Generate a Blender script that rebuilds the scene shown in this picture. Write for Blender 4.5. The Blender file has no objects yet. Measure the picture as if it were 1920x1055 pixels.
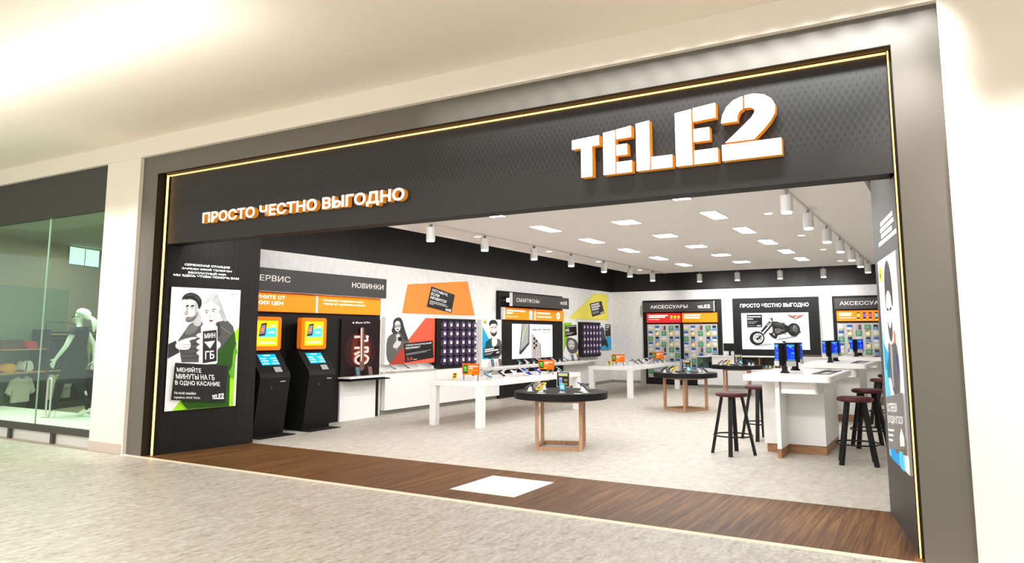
import bpy, bmesh, math, random
from mathutils import Matrix, Vector
random.seed(7)
SC = bpy.context.scene
COL = SC.collection
PI = math.pi

# ------------------------------------------------------------------ camera
F_PX, CY_PX, YAW, PITCH = 1388.32, 449.975, 0.5329, 0.1267
cam_d = bpy.data.cameras.new('camera')
cam = bpy.data.objects.new('camera', cam_d)
COL.objects.link(cam)
cam_d.sensor_fit = 'HORIZONTAL'
cam_d.sensor_width = 36.0
cam_d.lens = F_PX * 36.0 / 1920.0
cam_d.shift_y = -(527.5 - CY_PX) / 1920.0
cam_d.clip_end = 200
_f = Vector((-math.sin(YAW) * math.cos(PITCH), math.cos(YAW) * math.cos(PITCH), math.sin(PITCH)))
_r = Vector((math.cos(YAW), math.sin(YAW), 0))
_u = _r.cross(_f)
cam.matrix_world = Matrix(((_r.x, _u.x, -_f.x, 0.0), (_r.y, _u.y, -_f.y, -5.8117), (_r.z, _u.z, -_f.z, 1.5), (0, 0, 0, 1)))
SC.camera = cam

# ------------------------------------------------------------------ view, world
SC.view_settings.view_transform = 'Standard'
SC.view_settings.look = 'None'
SC.view_settings.exposure = 0.0
SC.view_settings.gamma = 1.0
SC.view_settings.use_curve_mapping = False
W = bpy.data.worlds.new('world')
SC.world = W
W.use_nodes = True
_bg = W.node_tree.nodes['Background']
_bg.inputs[0].default_value = (0.98, 0.99, 1.0, 1)
_bg.inputs[1].default_value = 1.2
SC.cycles.max_bounces = 8
SC.cycles.diffuse_bounces = 4
SC.cycles.sample_clamp_indirect = 6.0


def lamp(name, typ, loc, energy, color, target=None, size=0.3, size_y=None, spot=1.0, blend=0.6):
    d = bpy.data.lights.new(name, typ)
    d.energy = energy
    d.color = color
    if typ == 'AREA':
        d.size = size
        if size_y:
            d.shape = 'RECTANGLE'
            d.size_y = size_y
    else:
        d.shadow_soft_size = size
    if typ == 'SPOT':
        d.spot_size = spot
        d.spot_blend = blend
    o = bpy.data.objects.new(name, d)
    COL.objects.link(o)
    o.location = loc
    t = Vector(target) if target else Vector(loc) + Vector((0, 0, -1))
    o.rotation_euler = (t - Vector(loc)).to_track_quat('-Z', 'Y').to_euler()
    return o


WARM = (1.0, 1.0, 0.985)
# hall of the mall: ceiling panels behind the viewpoint, an added ceiling uplight and downlights along the shop fronts
lamp('hall_lamp', 'AREA', (-6.0, -6.5, 4.0), 540, WARM, size=9, size_y=2.5)
lamp('hall_lamp', 'AREA', (1.5, -9.5, 4.0), 90, WARM, size=6, size_y=2.5)
lamp('added_uplight', 'AREA', (-9.4, -2.25, 3.4), 46, (1, 0.985, 0.95), target=(-9.4, -2.25, 5), size=9.5, size_y=0.2)  # unseen lamp added to make the bright band on the mall ceiling
for _i in range(18):
    lamp('hall_downlight', 'SPOT', (-4.3 + 0.25 * _i, -0.45, 4.04), 13 + 4.6 * _i - (30 if _i == 17 else 0), (0.95, 0.975, 1.0), target=(-4.3 + 0.25 * _i, 0.0, 3.45), size=0.08, spot=0.98, blend=0.9)
lamp('hall_downlight', 'SPOT', (-0.1, -0.6, 4.04), 210, (1, 0.98, 0.94), target=(-0.16, 0.0, 2.6), size=0.08, spot=0.85, blend=0.9)
for _x in (-12.6, -11.2, -9.75, -9.2):
    lamp('hall_downlight', 'SPOT', (_x, -1.3, 4.04), 300 if _x > -10 else 160, (1, 0.99, 0.96), target=(_x, -0.05, 2.0), size=0.1, spot=0.95, blend=1.0)
for _x in (0.5, 1.4, 2.3):
    lamp('hall_downlight', 'SPOT', (_x, -1.3, 4.04), 460, (1, 0.99, 0.96), target=(_x, -0.06, 1.6), size=0.1, spot=1.0, blend=1.0)
# added fill: unseen area lamp behind the sign beam, brightens fronts in the shop
lamp('shop_fill', 'AREA', (-4.4, 0.42, 3.05), 200, (0.97, 0.985, 1.0), target=(-4.4, 8.0, 0.6), size=8.0, size_y=0.3)
# lamps of the clothes shop next door
lamp('boutique_lamp', 'AREA', (-12.0, 0.75, 3.3), 190, (0.95, 1.0, 0.95), size=3.5, size_y=0.8)
lamp('boutique_lamp', 'AREA', (-14.5, 3.2, 3.3), 45, (1, 0.95, 0.85), size=2.5, size_y=1.5)

# ------------------------------------------------------------------ materials
_M = {}


def lin(c):
    return tuple(((x / 255) / 12.92 if x / 255 <= 0.04045 else ((x / 255 + 0.055) / 1.055) ** 2.4) for x in c)


def mat(rgb, rough=0.5, metal=0.0, emit=0.0, var=0.04, scale=30, name=None, spec=0.4):
    key = (tuple(rgb), rough, metal, emit, var, scale, spec)
    if key in _M:
        return _M[key]
    m = bpy.data.materials.new(name or 'paint_%d_%d_%d' % tuple(int(x) for x in rgb))
    m.use_nodes = True
    nt = m.node_tree
    b = nt.nodes['Principled BSDF']
    c = lin(rgb)
    b.inputs['Roughness'].default_value = rough
    b.inputs['Metallic'].default_value = metal
    b.inputs['Specular IOR Level'].default_value = spec
    if var > 0:
        tc = nt.nodes.new('ShaderNodeTexCoord')
        n = nt.nodes.new('ShaderNodeTexNoise')
        n.inputs['Scale'].default_value = scale
        n.inputs['Detail'].default_value = 2
        r = nt.nodes.new('ShaderNodeMixRGB')
        r.inputs[1].default_value = (*[x * (1 - var) for x in c], 1)
        r.inputs[2].default_value = (*[min(1, x * (1 + var)) for x in c], 1)
        nt.links.new(tc.outputs['Object'], n.inputs['Vector'])
        nt.links.new(n.outputs['Fac'], r.inputs[0])
        nt.links.new(r.outputs[0], b.inputs['Base Color'])
    else:
        b.inputs['Base Color'].default_value = (*c, 1)
    if emit > 0:
        b.inputs['Emission Color'].default_value = (*c, 1)
        b.inputs['Emission Strength'].default_value = emit
    _M[key] = m
    return m


def flat(rgb, emit=0.0, rough=0.55):
    return mat(rgb, rough=rough, emit=emit, var=0.0, spec=0.2)


def glow(name, rgb, strength):
    key = (name, rgb, strength)
    if key in _M:
        return _M[key]
    m = bpy.data.materials.new(name)
    m.use_nodes = True
    nt = m.node_tree
    nt.nodes.remove(nt.nodes['Principled BSDF'])
    e = nt.nodes.new('ShaderNodeEmission')
    e.inputs[0].default_value = (*lin(rgb), 1)
    e.inputs[1].default_value = strength
    nt.links.new(e.outputs[0], nt.nodes['Material Output'].inputs[0])
    _M[key] = m
    return m


def ramp_mat(name, stops, vec_scale, tex='noise', rough=0.5, detail=6, scale=4.0, dist=0.0, bump=0.0, spec=0.4, tex2=None):
    """noise stretched by vec_scale through a colour ramp"""
    m = bpy.data.materials.new(name)
    m.use_nodes = True
    nt = m.node_tree
    b = nt.nodes['Principled BSDF']
    b.inputs['Roughness'].default_value = rough
    b.inputs['Specular IOR Level'].default_value = spec
    tc = nt.nodes.new('ShaderNodeTexCoord')
    mp = nt.nodes.new('ShaderNodeMapping')
    mp.inputs['Scale'].default_value = vec_scale
    nt.links.new(tc.outputs['Object'], mp.inputs[0])
    n = nt.nodes.new('ShaderNodeTexNoise')
    n.inputs['Scale'].default_value = scale
    n.inputs['Detail'].default_value = detail
    n.inputs['Roughness'].default_value = 0.65
    n.inputs['Distortion'].default_value = dist
    nt.links.new(mp.outputs[0], n.inputs['Vector'])
    fac = n.outputs['Fac']
    if tex2:
        n2 = nt.nodes.new('ShaderNodeTexNoise')
        n2.inputs['Scale'].default_value = tex2[0]
        n2.inputs['Detail'].default_value = 3
        if len(tex2) > 2:
            mp2 = nt.nodes.new('ShaderNodeMapping')
            mp2.inputs['Scale'].default_value = tex2[2]
            nt.links.new(tc.outputs['Object'], mp2.inputs[0])
            nt.links.new(mp2.outputs[0], n2.inputs['Vector'])
        else:
            nt.links.new(tc.outputs['Object'], n2.inputs['Vector'])
        mx = nt.nodes.new('ShaderNodeMixRGB')
        mx.inputs[0].default_value = tex2[1]
        nt.links.new(fac, mx.inputs[1])
        nt.links.new(n2.outputs['Fac'], mx.inputs[2])
        fac = mx.outputs[0]
    r = nt.nodes.new('ShaderNodeValToRGB')
    el = r.color_ramp.elements
    el[0].position, el[0].color = stops[0][0], (*lin(stops[0][1]), 1)
    el[1].position, el[1].color = stops[-1][0], (*lin(stops[-1][1]), 1)
    for p, c in stops[1:-1]:
        e = el.new(p)
        e.color = (*lin(c), 1)
    nt.links.new(fac, r.inputs[0])
    nt.links.new(r.outputs[0], b.inputs['Base Color'])
    if bump:
        bp = nt.nodes.new('ShaderNodeBump')
        bp.inputs['Strength'].default_value = bump
        bp.inputs['Distance'].default_value = 0.01
        nt.links.new(fac, bp.inputs['Height'])
        nt.links.new(bp.outputs[0], b.inputs['Normal'])
    return m


M_TRAV = ramp_mat('travertine', [(0.32, (124, 114, 100)), (0.42, (178, 170, 158)), (0.53, (198, 193, 183)), (0.68, (222, 219, 212))],
                  (5.0, 1.1, 1), scale=3.0, detail=10, dist=0.4, rough=0.45, tex2=(22.0, 0.45, (1.6, 0.7, 1)))
M_SHOPFLOOR = ramp_mat('cream_stone', [(0.30, (160, 150, 134)), (0.42, (184, 176, 162)), (0.55, (197, 190, 178)), (0.68, (210, 204, 194))],
                       (3.2, 1.3, 1), scale=3.0, detail=9, dist=0.5, rough=0.5, tex2=(14.0, 0.4))
M_WOODFLOOR = ramp_mat('walnut_boards', [(0.36, (66, 40, 19)), (0.47, (92, 61, 33)), (0.56, (112, 78, 45)), (0.68, (136, 100, 62))],
                       (14.0, 0.35, 1), scale=2.2, detail=5, dist=0.6, rough=0.5, spec=0.2, tex2=(3.0, 0.25, (26, 0.6, 1)))
M_OAK = ramp_mat('oak', [(0.3, (160, 118, 86)), (0.55, (188, 146, 112)), (0.8, (204, 166, 132))], (6, 6, 0.7), scale=5, detail=5, rough=0.5)
M_OAKD = ramp_mat('oak_plinth', [(0.3, (142, 100, 66)), (0.55, (168, 124, 86)), (0.8, (186, 142, 104))], (1, 1, 6), scale=5, detail=5, rough=0.5)
M_BLACKWOOD = ramp_mat('black_veneer', [(0.3, (19, 17, 16)), (0.55, (29, 27, 25)), (0.8, (44, 41, 38))], (30, 30, 0.35), scale=2.5, detail=4, rough=0.5, spec=0.3)
M_PLASTER = ramp_mat('white_plaster', [(0.3, (224, 221, 216)), (0.7, (238, 236, 232))], (1, 1, 1), scale=9, detail=6, rough=0.6)
M_CREAM = mat((248, 240, 225), 0.7, var=0.015, scale=3, name='cream_paint')
M_FRAME = mat((114, 108, 100), 0.45, metal=0.2, var=0.02, scale=60, name='champagne_metal')
M_CEIL = mat((242, 238, 233), 0.7, var=0.01, scale=2, name='shop_ceiling_paint')
M_BLACK = mat((18, 18, 17), 0.55, name='black_lacquer', var=0.06, spec=0.25)
M_BLACK2 = mat((24, 23, 23), 0.6, name='black_board', var=0.05, spec=0.2)
M_DEEP = mat((12, 12, 12), 0.7, name='deep_black')
M_CHAR = mat((54, 52, 50), 0.5, name='charcoal_board', var=0.03)
M_REVEAL = mat((58, 56, 53), 0.5, name='grey_reveal_board', var=0.05, scale=80)
M_WHITE = mat((243, 241, 237), 0.35, name='white_lacquer', var=0.01)
M_WHITE2 = mat((246, 243, 238), 0.5, name='white_laminate', var=0.01)
M_GREY = mat((140, 136, 128), 0.45, name='grey_kick', var=0.03)
M_STEEL = mat((170, 170, 170), 0.3, metal=0.9, name='brushed_steel')
M_GREYPL = mat((198, 196, 192), 0.5, name='light_grey_plastic')
M_SEAT = mat((74, 18, 24), 0.55, name='burgundy_vinyl', var=0.08)
M_SKIN = mat((236, 236, 228), 0.4, name='white_mannequin', var=0.01)
M_DRESS = mat((17, 19, 32), 0.8, name='navy_cloth', var=0.1)
M_LED = glow('led_amber', (255, 188, 98), 5.0)
M_PANEL = glow('ceiling_light_diffuser', (250, 252, 255), 45.0)
M_LENS = glow('spot_lens', (255, 250, 240), 12.0)
M_ORANGE = (250, 132, 24)


def glass(name, tint, fac=0.08):
    m = bpy.data.materials.new(name)
    m.use_nodes = True
    nt = m.node_tree
    nt.nodes.remove(nt.nodes['Principled BSDF'])
    t = nt.nodes.new('ShaderNodeBsdfTransparent')
    t.inputs[0].default_value = (*lin(tint), 1)
    g = nt.nodes.new('ShaderNodeBsdfGlossy')
    g.inputs['Roughness'].default_value = 0.02
    g.inputs[0].default_value = (0.9, 1, 0.95, 1)
    lw = nt.nodes.new('ShaderNodeLayerWeight')
    lw.inputs[0].default_value = 0.5
    pw = nt.nodes.new('ShaderNodeMath')
    pw.operation = 'POWER'
    pw.inputs[1].default_value = 4.0
    nt.links.new(lw.outputs['Facing'], pw.inputs[0])
    fr = nt.nodes.new('ShaderNodeMath')
    fr.operation = 'MULTIPLY_ADD'
    fr.inputs[1].default_value = 0.5
    fr.inputs[2].default_value = 0.03
    nt.links.new(pw.outputs[0], fr.inputs[0])
    mx = nt.nodes.new('ShaderNodeMixShader')
    nt.links.new(fr.outputs[0], mx.inputs[0])
    nt.links.new(t.outputs[0], mx.inputs[1])
    nt.links.new(g.outputs[0], mx.inputs[2])
    nt.links.new(mx.outputs[0], nt.nodes['Material Output'].inputs[0])
    return m


M_GLASS = glass('green_glass', (226, 240, 228))
M_GLASS2 = glass('case_glass', (215, 225, 220))


def dots_mat():
    """charcoal sheet with staggered darker oval perforations that shrink towards the upper and lower edge"""
    m = bpy.data.materials.new('perforated_charcoal')
    m.use_nodes = True
    nt = m.node_tree
    N, L = nt.nodes, nt.links
    b = N['Principled BSDF']
    b.inputs['Roughness'].default_value = 0.5
    tc = N.new('ShaderNodeTexCoord')
    sp = N.new('ShaderNodeSeparateXYZ')
    L.new(tc.outputs['Object'], sp.inputs[0])

    def mth(op, a, bb=None, c=None):
        n = N.new('ShaderNodeMath')
        n.operation = op
        for i, x in enumerate((a, bb, c)):
            if x is None:
                continue
            if hasattr(x, 'is_linked') or not isinstance(x, (int, float)):
                L.new(x, n.inputs[i])
            else:
                n.inputs[i].default_value = x
        return n.outputs[0]
    DX, DZ = 0.052, 0.092

    def cell(ox, oz):
        px = mth('MULTIPLY', mth('SUBTRACT', mth('FRACT', mth('ADD', mth('DIVIDE', sp.outputs[0], DX), ox)), 0.5), DX)
        pz = mth('MULTIPLY', mth('SUBTRACT', mth('FRACT', mth('ADD', mth('DIVIDE', sp.outputs[2], DZ), oz)), 0.5), DZ)
        return mth('SQRT', mth('ADD', mth('POWER', mth('DIVIDE', px, 0.0185), 2.0), mth('POWER', mth('DIVIDE', pz, 0.031), 2.0)))
    d = mth('MINIMUM', cell(0, 0), cell(0.5, 0.5))
    # size falls off away from mid height (object z is world z here)
    k = mth('SUBTRACT', 1.05, mth('MULTIPLY', mth('ABSOLUTE', mth('SUBTRACT', sp.outputs[2], 3.17)), 2.5))
    k = mth('MINIMUM', mth('MAXIMUM', k, 0.0), 1.0)
    inside = mth('LESS_THAN', d, k)
    r = N.new('ShaderNodeMixRGB')
    r.inputs[1].default_value = (*lin((36, 35, 33)), 1)
    r.inputs[2].default_value = (*lin((18, 17, 17)), 1)
    L.new(inside, r.inputs[0])
    L.new(r.outputs[0], b.inputs['Base Color'])
    return m


M_DOTS = dots_mat()

# ------------------------------------------------------------------ mesh helpers
WM = {}


def frame(origin, u, v, w=None):
    u = Vector(u).normalized()
    v = Vector(v).normalized()
    w = u.cross(v)
    return Matrix(((u.x, v.x, w.x, origin[0]), (u.y, v.y, w.y, origin[1]), (u.z, v.z, w.z, origin[2]), (0, 0, 0, 1)))


I4 = Matrix.Identity(4)


class MB:
    def __init__(self, xf=None):
        self.v, self.f, self.m, self.mats = [], [], [], []
        self.xf = xf or I4
        self.smooth = []

    def mi(self, m):
        if m not in self.mats:
            self.mats.append(m)
        return self.mats.index(m)

    def add(self, vs, fs, m, smooth=False):
        o = len(self.v)
        k = self.mi(m)
        self.v += [self.xf @ Vector(p) for p in vs]
        for f in fs:
            self.f.append([i + o for i in f])
            self.m.append(k)
            self.smooth.append(smooth)
        return self

    def box(self, x0, x1, y0, y1, z0, z1, m, bev=0.0):
        x0, x1 = min(x0, x1), max(x0, x1)
        y0, y1 = min(y0, y1), max(y0, y1)
        z0, z1 = min(z0, z1), max(z0, z1)
        if bev > 0:
            bm = bmesh.new()
            bmesh.ops.create_cube(bm, size=1)
            for q in bm.verts:
                q.co = ((x0 + x1) / 2 + q.co.x * (x1 - x0), (y0 + y1) / 2 + q.co.y * (y1 - y0), (z0 + z1) / 2 + q.co.z * (z1 - z0))
            bmesh.ops.bevel(bm, geom=bm.edges[:], offset=min(bev, 0.45 * min(x1 - x0, y1 - y0, z1 - z0)), segments=3, affect='EDGES', profile=0.5)
            bm.verts.index_update()
            self.add([q.co[:] for q in bm.verts], [[q.index for q in f.verts] for f in bm.faces], m)
            bm.free()
            return self
        vs = [(x0, y0, z0), (x1, y0, z0), (x1, y1, z0), (x0, y1, z0), (x0, y0, z1), (x1, y0, z1), (x1, y1, z1), (x0, y1, z1)]
        return self.add(vs, [(0, 3, 2, 1), (4, 5, 6, 7), (0, 1, 5, 4), (1, 2, 6, 5), (2, 3, 7, 6), (3, 0, 4, 7)], m)

    def poly(self, pts, w, m):
        """flat polygon in the local u,v plane at height w"""
        return self.add([(p[0], p[1], w) for p in pts], [list(range(len(pts)))], m)

    def prism(self, pts, w0, w1, m, mside=None):
        n = len(pts)
        area = sum(pts[i][0] * pts[(i + 1) % n][1] - pts[(i + 1) % n][0] * pts[i][1] for i in range(n))
        if area < 0:
            pts = pts[::-1]
        vs = [(p[0], p[1], w0) for p in pts] + [(p[0], p[1], w1) for p in pts]
        self.add(vs, [list(range(n, 2 * n))], m)
        self.add(vs, [list(range(n))[::-1]] + [[i, (i + 1) % n, n + (i + 1) % n, n + i] for i in range(n)], mside or m)
        return self

    def tube(self, pts, r, m, n=10, cap=True, closed=False):
        pts = [Vector(p) for p in pts]
        rs = r if isinstance(r, (list, tuple)) else [r] * len(pts)
        rings = []
        N = len(pts)
        ref = None
        for i, p in enumerate(pts):
            if closed:
                t = pts[(i + 1) % N] - pts[i - 1]
            else:
                t = pts[min(i + 1, N - 1)] - pts[max(i - 1, 0)]
            t.normalize()
            if ref is None:
                ref = Vector((0, 0, 1)) if abs(t.z) < 0.9 else Vector((1, 0, 0))
            a = t.cross(ref).normalized()
            b = t.cross(a).normalized()
            rings.append([p + (a * math.cos(2 * PI * k / n) + b * math.sin(2 * PI * k / n)) * rs[i] for k in range(n)])
        vs = [q for g in rings for q in g]
        fs = []
        for i in range(N if closed else N - 1):
            j = (i + 1) % N
            for k in range(n):
                l = (k + 1) % n
                fs.append((i * n + k, i * n + l, j * n + l, j * n + k))
        self.add(vs, fs, m, True)
        if cap and not closed:
            self.add(rings[0], [list(range(n))], m)
            self.add(rings[-1], [list(range(n))[::-1]], m)
        return self

    def lathe(self, prof, m, n=48, c=(0, 0), sharp=True):
        vs = []
        for r, z in prof:
            vs += [(c[0] + r * math.cos(2 * PI * k / n), c[1] + r * math.sin(2 * PI * k / n), z) for k in range(n)]
        fs = []
        for i in range(len(prof) - 1):
            for k in range(n):
                l = (k + 1) % n
                fs.append((i * n + k, i * n + l, (i + 1) * n + l, (i + 1) * n + k))
        self.add(vs, fs, m, not sharp)
        return self

    def text(self, body, u0, u1, v0, v1, m, w=0.0, depth=0.0, mside=None, bold=0.02, skew=None):
        """a line of lettering fitted into a rectangle of the local u,v plane"""
        vs, fs, bb = text_mesh(body, bold)
        sx, sy = (u1 - u0) / (bb[1] - bb[0]), (v1 - v0) / (bb[3] - bb[2])
        P = [(u0 + (x - bb[0]) * sx, v0 + (y - bb[2]) * sy) for x, y in vs]
        if skew:
            P = [skew(*p) for p in P]
        if depth <= 0:
            return self.add([(x, y, w) for x, y in P], fs, m)
        n = len(P)
        self.add([(x, y, w + depth) for x, y in P], fs, m)
        cnt = {}
        for f in fs:
            for i in range(len(f)):
                e = (f[i], f[(i + 1) % len(f)])
                cnt[e] = cnt.get(e, 0) + 1
        side = []
        for a, b in cnt:
            if (b, a) not in cnt:
                side.append((a, b, n + b, n + a))
        self.add([(x, y, w) for x, y in P] + [(x, y, w + depth) for x, y in P], side, mside or m)
        return self

    def build(self, name, parent=None, world=False):
        me = bpy.data.meshes.new(name)
        vs = self.v
        if world and parent is not None:
            inv = WM[parent].inverted()
            vs = [inv @ p for p in vs]
        me.from_pydata([tuple(p) for p in vs], [], self.f)
        for m in self.mats:
            me.materials.append(m)
        me.polygons.foreach_set('material_index', self.m)
        me.polygons.foreach_set('use_smooth', self.smooth)
        me.update()
        o = bpy.data.objects.new(name, me)
        COL.objects.link(o)
        if parent is not None:
            o.parent = parent
            WM[o] = WM[parent]
        else:
            WM[o] = I4
        return o


_T = {}


def text_mesh(body, bold):
    key = (body, bold)
    if key in _T:
        return _T[key]
    c = bpy.data.curves.new('lettering', 'FONT')
    c.body = body
    c.size = 1
    c.resolution_u = 2
    c.offset = bold
    o = bpy.data.objects.new('lettering', c)
    COL.objects.link(o)
    dg = bpy.context.evaluated_depsgraph_get()
    me = bpy.data.meshes.new_from_object(o.evaluated_get(dg))
    bm = bmesh.new()
    bm.from_mesh(me)
    bmesh.ops.remove_doubles(bm, verts=bm.verts[:], dist=0.0004)
    bm.verts.index_update()
    vs = [(q.co.x, q.co.y) for q in bm.verts]
    fs = []
    for f in bm.faces:
        ix = [q.index for q in f.verts]
        ar = sum(vs[ix[i]][0] * vs[ix[(i + 1) % len(ix)]][1] - vs[ix[(i + 1) % len(ix)]][0] * vs[ix[i]][1] for i in range(len(ix)))
        fs.append(ix if ar > 0 else ix[::-1])
    bm.free()
    bpy.data.objects.remove(o)
    bpy.data.curves.remove(c)
    bpy.data.meshes.remove(me)
    xs, ys = [p[0] for p in vs], [p[1] for p in vs]
    _T[key] = (vs, fs, (min(xs), max(xs), min(ys), max(ys)))
    return _T[key]


def tag(o, label, cat, group=None, kind=None):
    if label:
        o['label'] = label
    if cat:
        o['category'] = cat
    if group:
        o['group'] = group
    if kind:
        o['kind'] = kind
    return o


def thing(name, label, cat, loc=(0, 0, 0), rz=0.0, group=None):
    o = bpy.data.objects.new(name, None)
    o.empty_display_size = 0.1
    COL.objects.link(o)
    o.location = loc
    o.rotation_euler = (0, 0, rz)
    WM[o] = Matrix.Translation(loc) @ Matrix.Rotation(rz, 4, 'Z')
    return tag(o, label, cat, group)


def structure(o):
    o['kind'] = 'structure'
    return o


def kids(o):
    return list(o.children)


def copy_tree(o, parent=None):
    c = o.copy()
    COL.objects.link(c)
    if parent is not None:
        c.parent = parent
    WM[c] = WM.get(o, I4)
    for ch in kids(o):
        copy_tree(ch, c)
    return c


def dup(o, loc, rz=0.0, label=None, group=None):
    c = copy_tree(o)
    c.location = loc
    c.rotation_euler = (0, 0, rz)
    if label:
        c['label'] = label
    if group:
        c['group'] = group
    return c


def chaikin(pts, n=2):
    for _ in range(n):
        q = []
        for i in range(len(pts)):
            a, b = pts[i], pts[(i + 1) % len(pts)]
            q.append((a[0] * .75 + b[0] * .25, a[1] * .75 + b[1] * .25))
            q.append((a[0] * .25 + b[0] * .75, a[1] * .25 + b[1] * .75))
        pts = q
    return pts


def ell(cx, cy, rx, ry, n=20, a0=0.0):
    return [(cx + rx * math.cos(a0 + 2 * PI * k / n), cy + ry * math.sin(a0 + 2 * PI * k / n)) for k in range(n)]


def rrect(x0, y0, x1, y1, r, n=4):
    out = []
    for cx, cy, a in ((x1 - r, y1 - r, 0), (x0 + r, y1 - r, PI / 2), (x0 + r, y0 + r, PI), (x1 - r, y0 + r, 1.5 * PI)):
        out += [(cx + r * math.cos(a + PI / 2 * k / n), cy + r * math.sin(a + PI / 2 * k / n)) for k in range(n + 1)]
    return out


def line(a, b, wd):
    dx, dy = b[0] - a[0], b[1] - a[1]
    l = math.hypot(dx, dy) or 1
    nx, ny = -dy / l * wd / 2, dx / l * wd / 2
    return [(a[0] + nx, a[1] + ny), (b[0] + nx, b[1] + ny), (b[0] - nx, b[1] - ny), (a[0] - nx, a[1] - ny)]


class Art:
    """print on a flat sheet: layers of coloured shapes given on a sketch grid whose four corners map to the sheet"""

    def __init__(self, mb, quad, rect, w, emit=0.0, step=0.0006):
        self.mb, self.q, self.r, self.w, self.e, self.s = mb, quad, rect, w, emit, step

    def map(self, p):
        # inverse bilinear by a few Newton steps: sketch quad (TL,TR,BR,BL) -> 0..1 square
        (ax, ay), (bx, by), (cx, cy), (dx, dy) = self.q
        s = t = 0.5
        for _ in range(6):
            x = (1 - s) * (1 - t) * ax + s * (1 - t) * bx + s * t * cx + (1 - s) * t * dx - p[0]
            y = (1 - s) * (1 - t) * ay + s * (1 - t) * by + s * t * cy + (1 - s) * t * dy - p[1]
            xs = (1 - t) * (bx - ax) + t * (cx - dx)
            ys = (1 - t) * (by - ay) + t * (cy - dy)
            xt = (1 - s) * (dx - ax) + s * (cx - bx)
            yt = (1 - s) * (dy - ay) + s * (cy - by)
            dt = xs * yt - xt * ys
            s -= (x * yt - xt * y) / dt
            t -= (xs * y - x * ys) / dt
        u0, u1, v0, v1 = self.r
        s = min(1, max(0, s))
        t = min(1, max(0, t))
        return (u0 + s * (u1 - u0), v1 + t * (v0 - v1))

    def p(self, rgb, pts, smooth=0):
        if smooth:
            pts = chaikin(pts, smooth)
        P = [self.map(q) for q in pts]
        n = len(P)
        if sum(P[i][0] * P[(i + 1) % n][1] - P[(i + 1) % n][0] * P[i][1] for i in range(n)) < 0:
            P = P[::-1]
        self.w += self.s
        self.mb.poly(P, self.w, flat(rgb, self.e))
        return self

    def t(self, rgb, body, x0, y0, x1, y1, bold=0.02, slope=0.0, lean=0.0):
        """text between sketch x0..x1, baseline y1, top y0; slope = rise of the line per sketch unit"""
        self.w += self.s
        vs, fs, bb = text_mesh(body, bold)
        P = []
        for x, y in vs:
            a = (x - bb[0]) / (bb[1] - bb[0])
            b = (y - bb[2]) / (bb[3] - bb[2])
            px = x0 + a * (x1 - x0) + lean * b * (y1 - y0)
            P.append(self.map((px, y1 + b * (y0 - y1) + slope * (px - x0))))
        self.mb.add([(x, y, self.w) for x, y in P], fs, flat(rgb, self.e))
        return self

    def bar(self, rgb, x0, y0, x1, y1, slope=0.0):
        return self.p(rgb, [(x0, y0), (x1, y0 + slope * (x1 - x0)), (x1, y1 + slope * (x1 - x0)), (x0, y1)])


def logo_shapes():
    """stencil word mark of five growing characters, unit cap heights along a common baseline: list of characters, each a list of outlines"""
    T = [[(0.0, .29), (.268, .30), (.268, .372), (0.0, .345)], ]
    T = [[[(0.00, .255), (.262, .265), (.262, .352), (0.00, .338)], [(.088, 0), (.195, 0), (.195, .262), (.088, .258)]]]
    E1 = [[(.300, 0), (.412, 0), (.412, .374), (.300, .364)],
          [(.422, .292), (.560, .296), (.560, .392), (.422, .376)],
          [(.422, .152), (.522, .152), (.522, .245), (.422, .245)],
          [(.422, 0), (.562, 0), (.562, .098), (.422, .098)]]
    L1 = [[(.602, 0), (.722, 0), (.722, .412), (.602, .400)], [(.732, 0), (.915, 0), (.915, .104), (.732, .104)]]
    E2 = [[(.945, 0), (1.083, 0), (1.083, .452), (.945, .438)],
          [(1.096, .345), (1.282, .355), (1.282, .474), (1.096, .456)],
          [(1.096, .180), (1.228, .180), (1.228, .286), (1.096, .286)],
          [(1.096, 0), (1.290, 0), (1.290, .112), (1.096, .112)]]
    arc = [(1.322, .300), (1.335, .365), (1.370, .425), (1.425, .470), (1.498, .492), (1.498, .392), (1.468, .372), (1.452, .335), (1.450, .300)]
    body = [(1.512, .494), (1.585, .498), (1.660, .480), (1.715, .440), (1.742, .385), (1.738, .325), (1.705, .270), (1.655, .215), (1.575, .142),
            (1.350, .142), (1.490, .255), (1.560, .315), (1.585, .350), (1.585, .375), (1.560, .393), (1.530, .396), (1.512, .394)]
    base = [(1.322, 0), (1.776, 0), (1.776, .128), (1.322, .128)]
    return T + [E1, L1, E2, [arc, body, base]]


def logo(mb, u0, u1, v0, v1, m, w=0.0, skew=None):
    for ch in logo_shapes():
        for sh in ch:
            P = [(u0 + x / 1.776 * (u1 - u0), v0 + y / .498 * (v1 - v0)) for x, y in sh]
            if skew:
                P = [skew(*p) for p in P]
            n = len(P)
            if sum(P[i][0] * P[(i + 1) % n][1] - P[(i + 1) % n][0] * P[i][1] for i in range(n)) < 0:
                P = P[::-1]
            mb.poly(P, w, m)


def art_logo(A, rgb, x0, y0, x1, y1, slope=0.0):
    A.w += A.s
    for ch in logo_shapes():
        for sh in ch:
            P = []
            for x, y in sh:
                px = x0 + x / 1.776 * (x1 - x0)
                P.append(A.map((px, y1 + y / .498 * (y0 - y1) + slope * (px - x0))))
            n = len(P)
            if sum(P[i][0] * P[(i + 1) % n][1] - P[(i + 1) % n][0] * P[i][1] for i in range(n)) < 0:
                P = P[::-1]
            A.mb.poly(P, A.w, flat(rgb, A.e))


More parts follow.
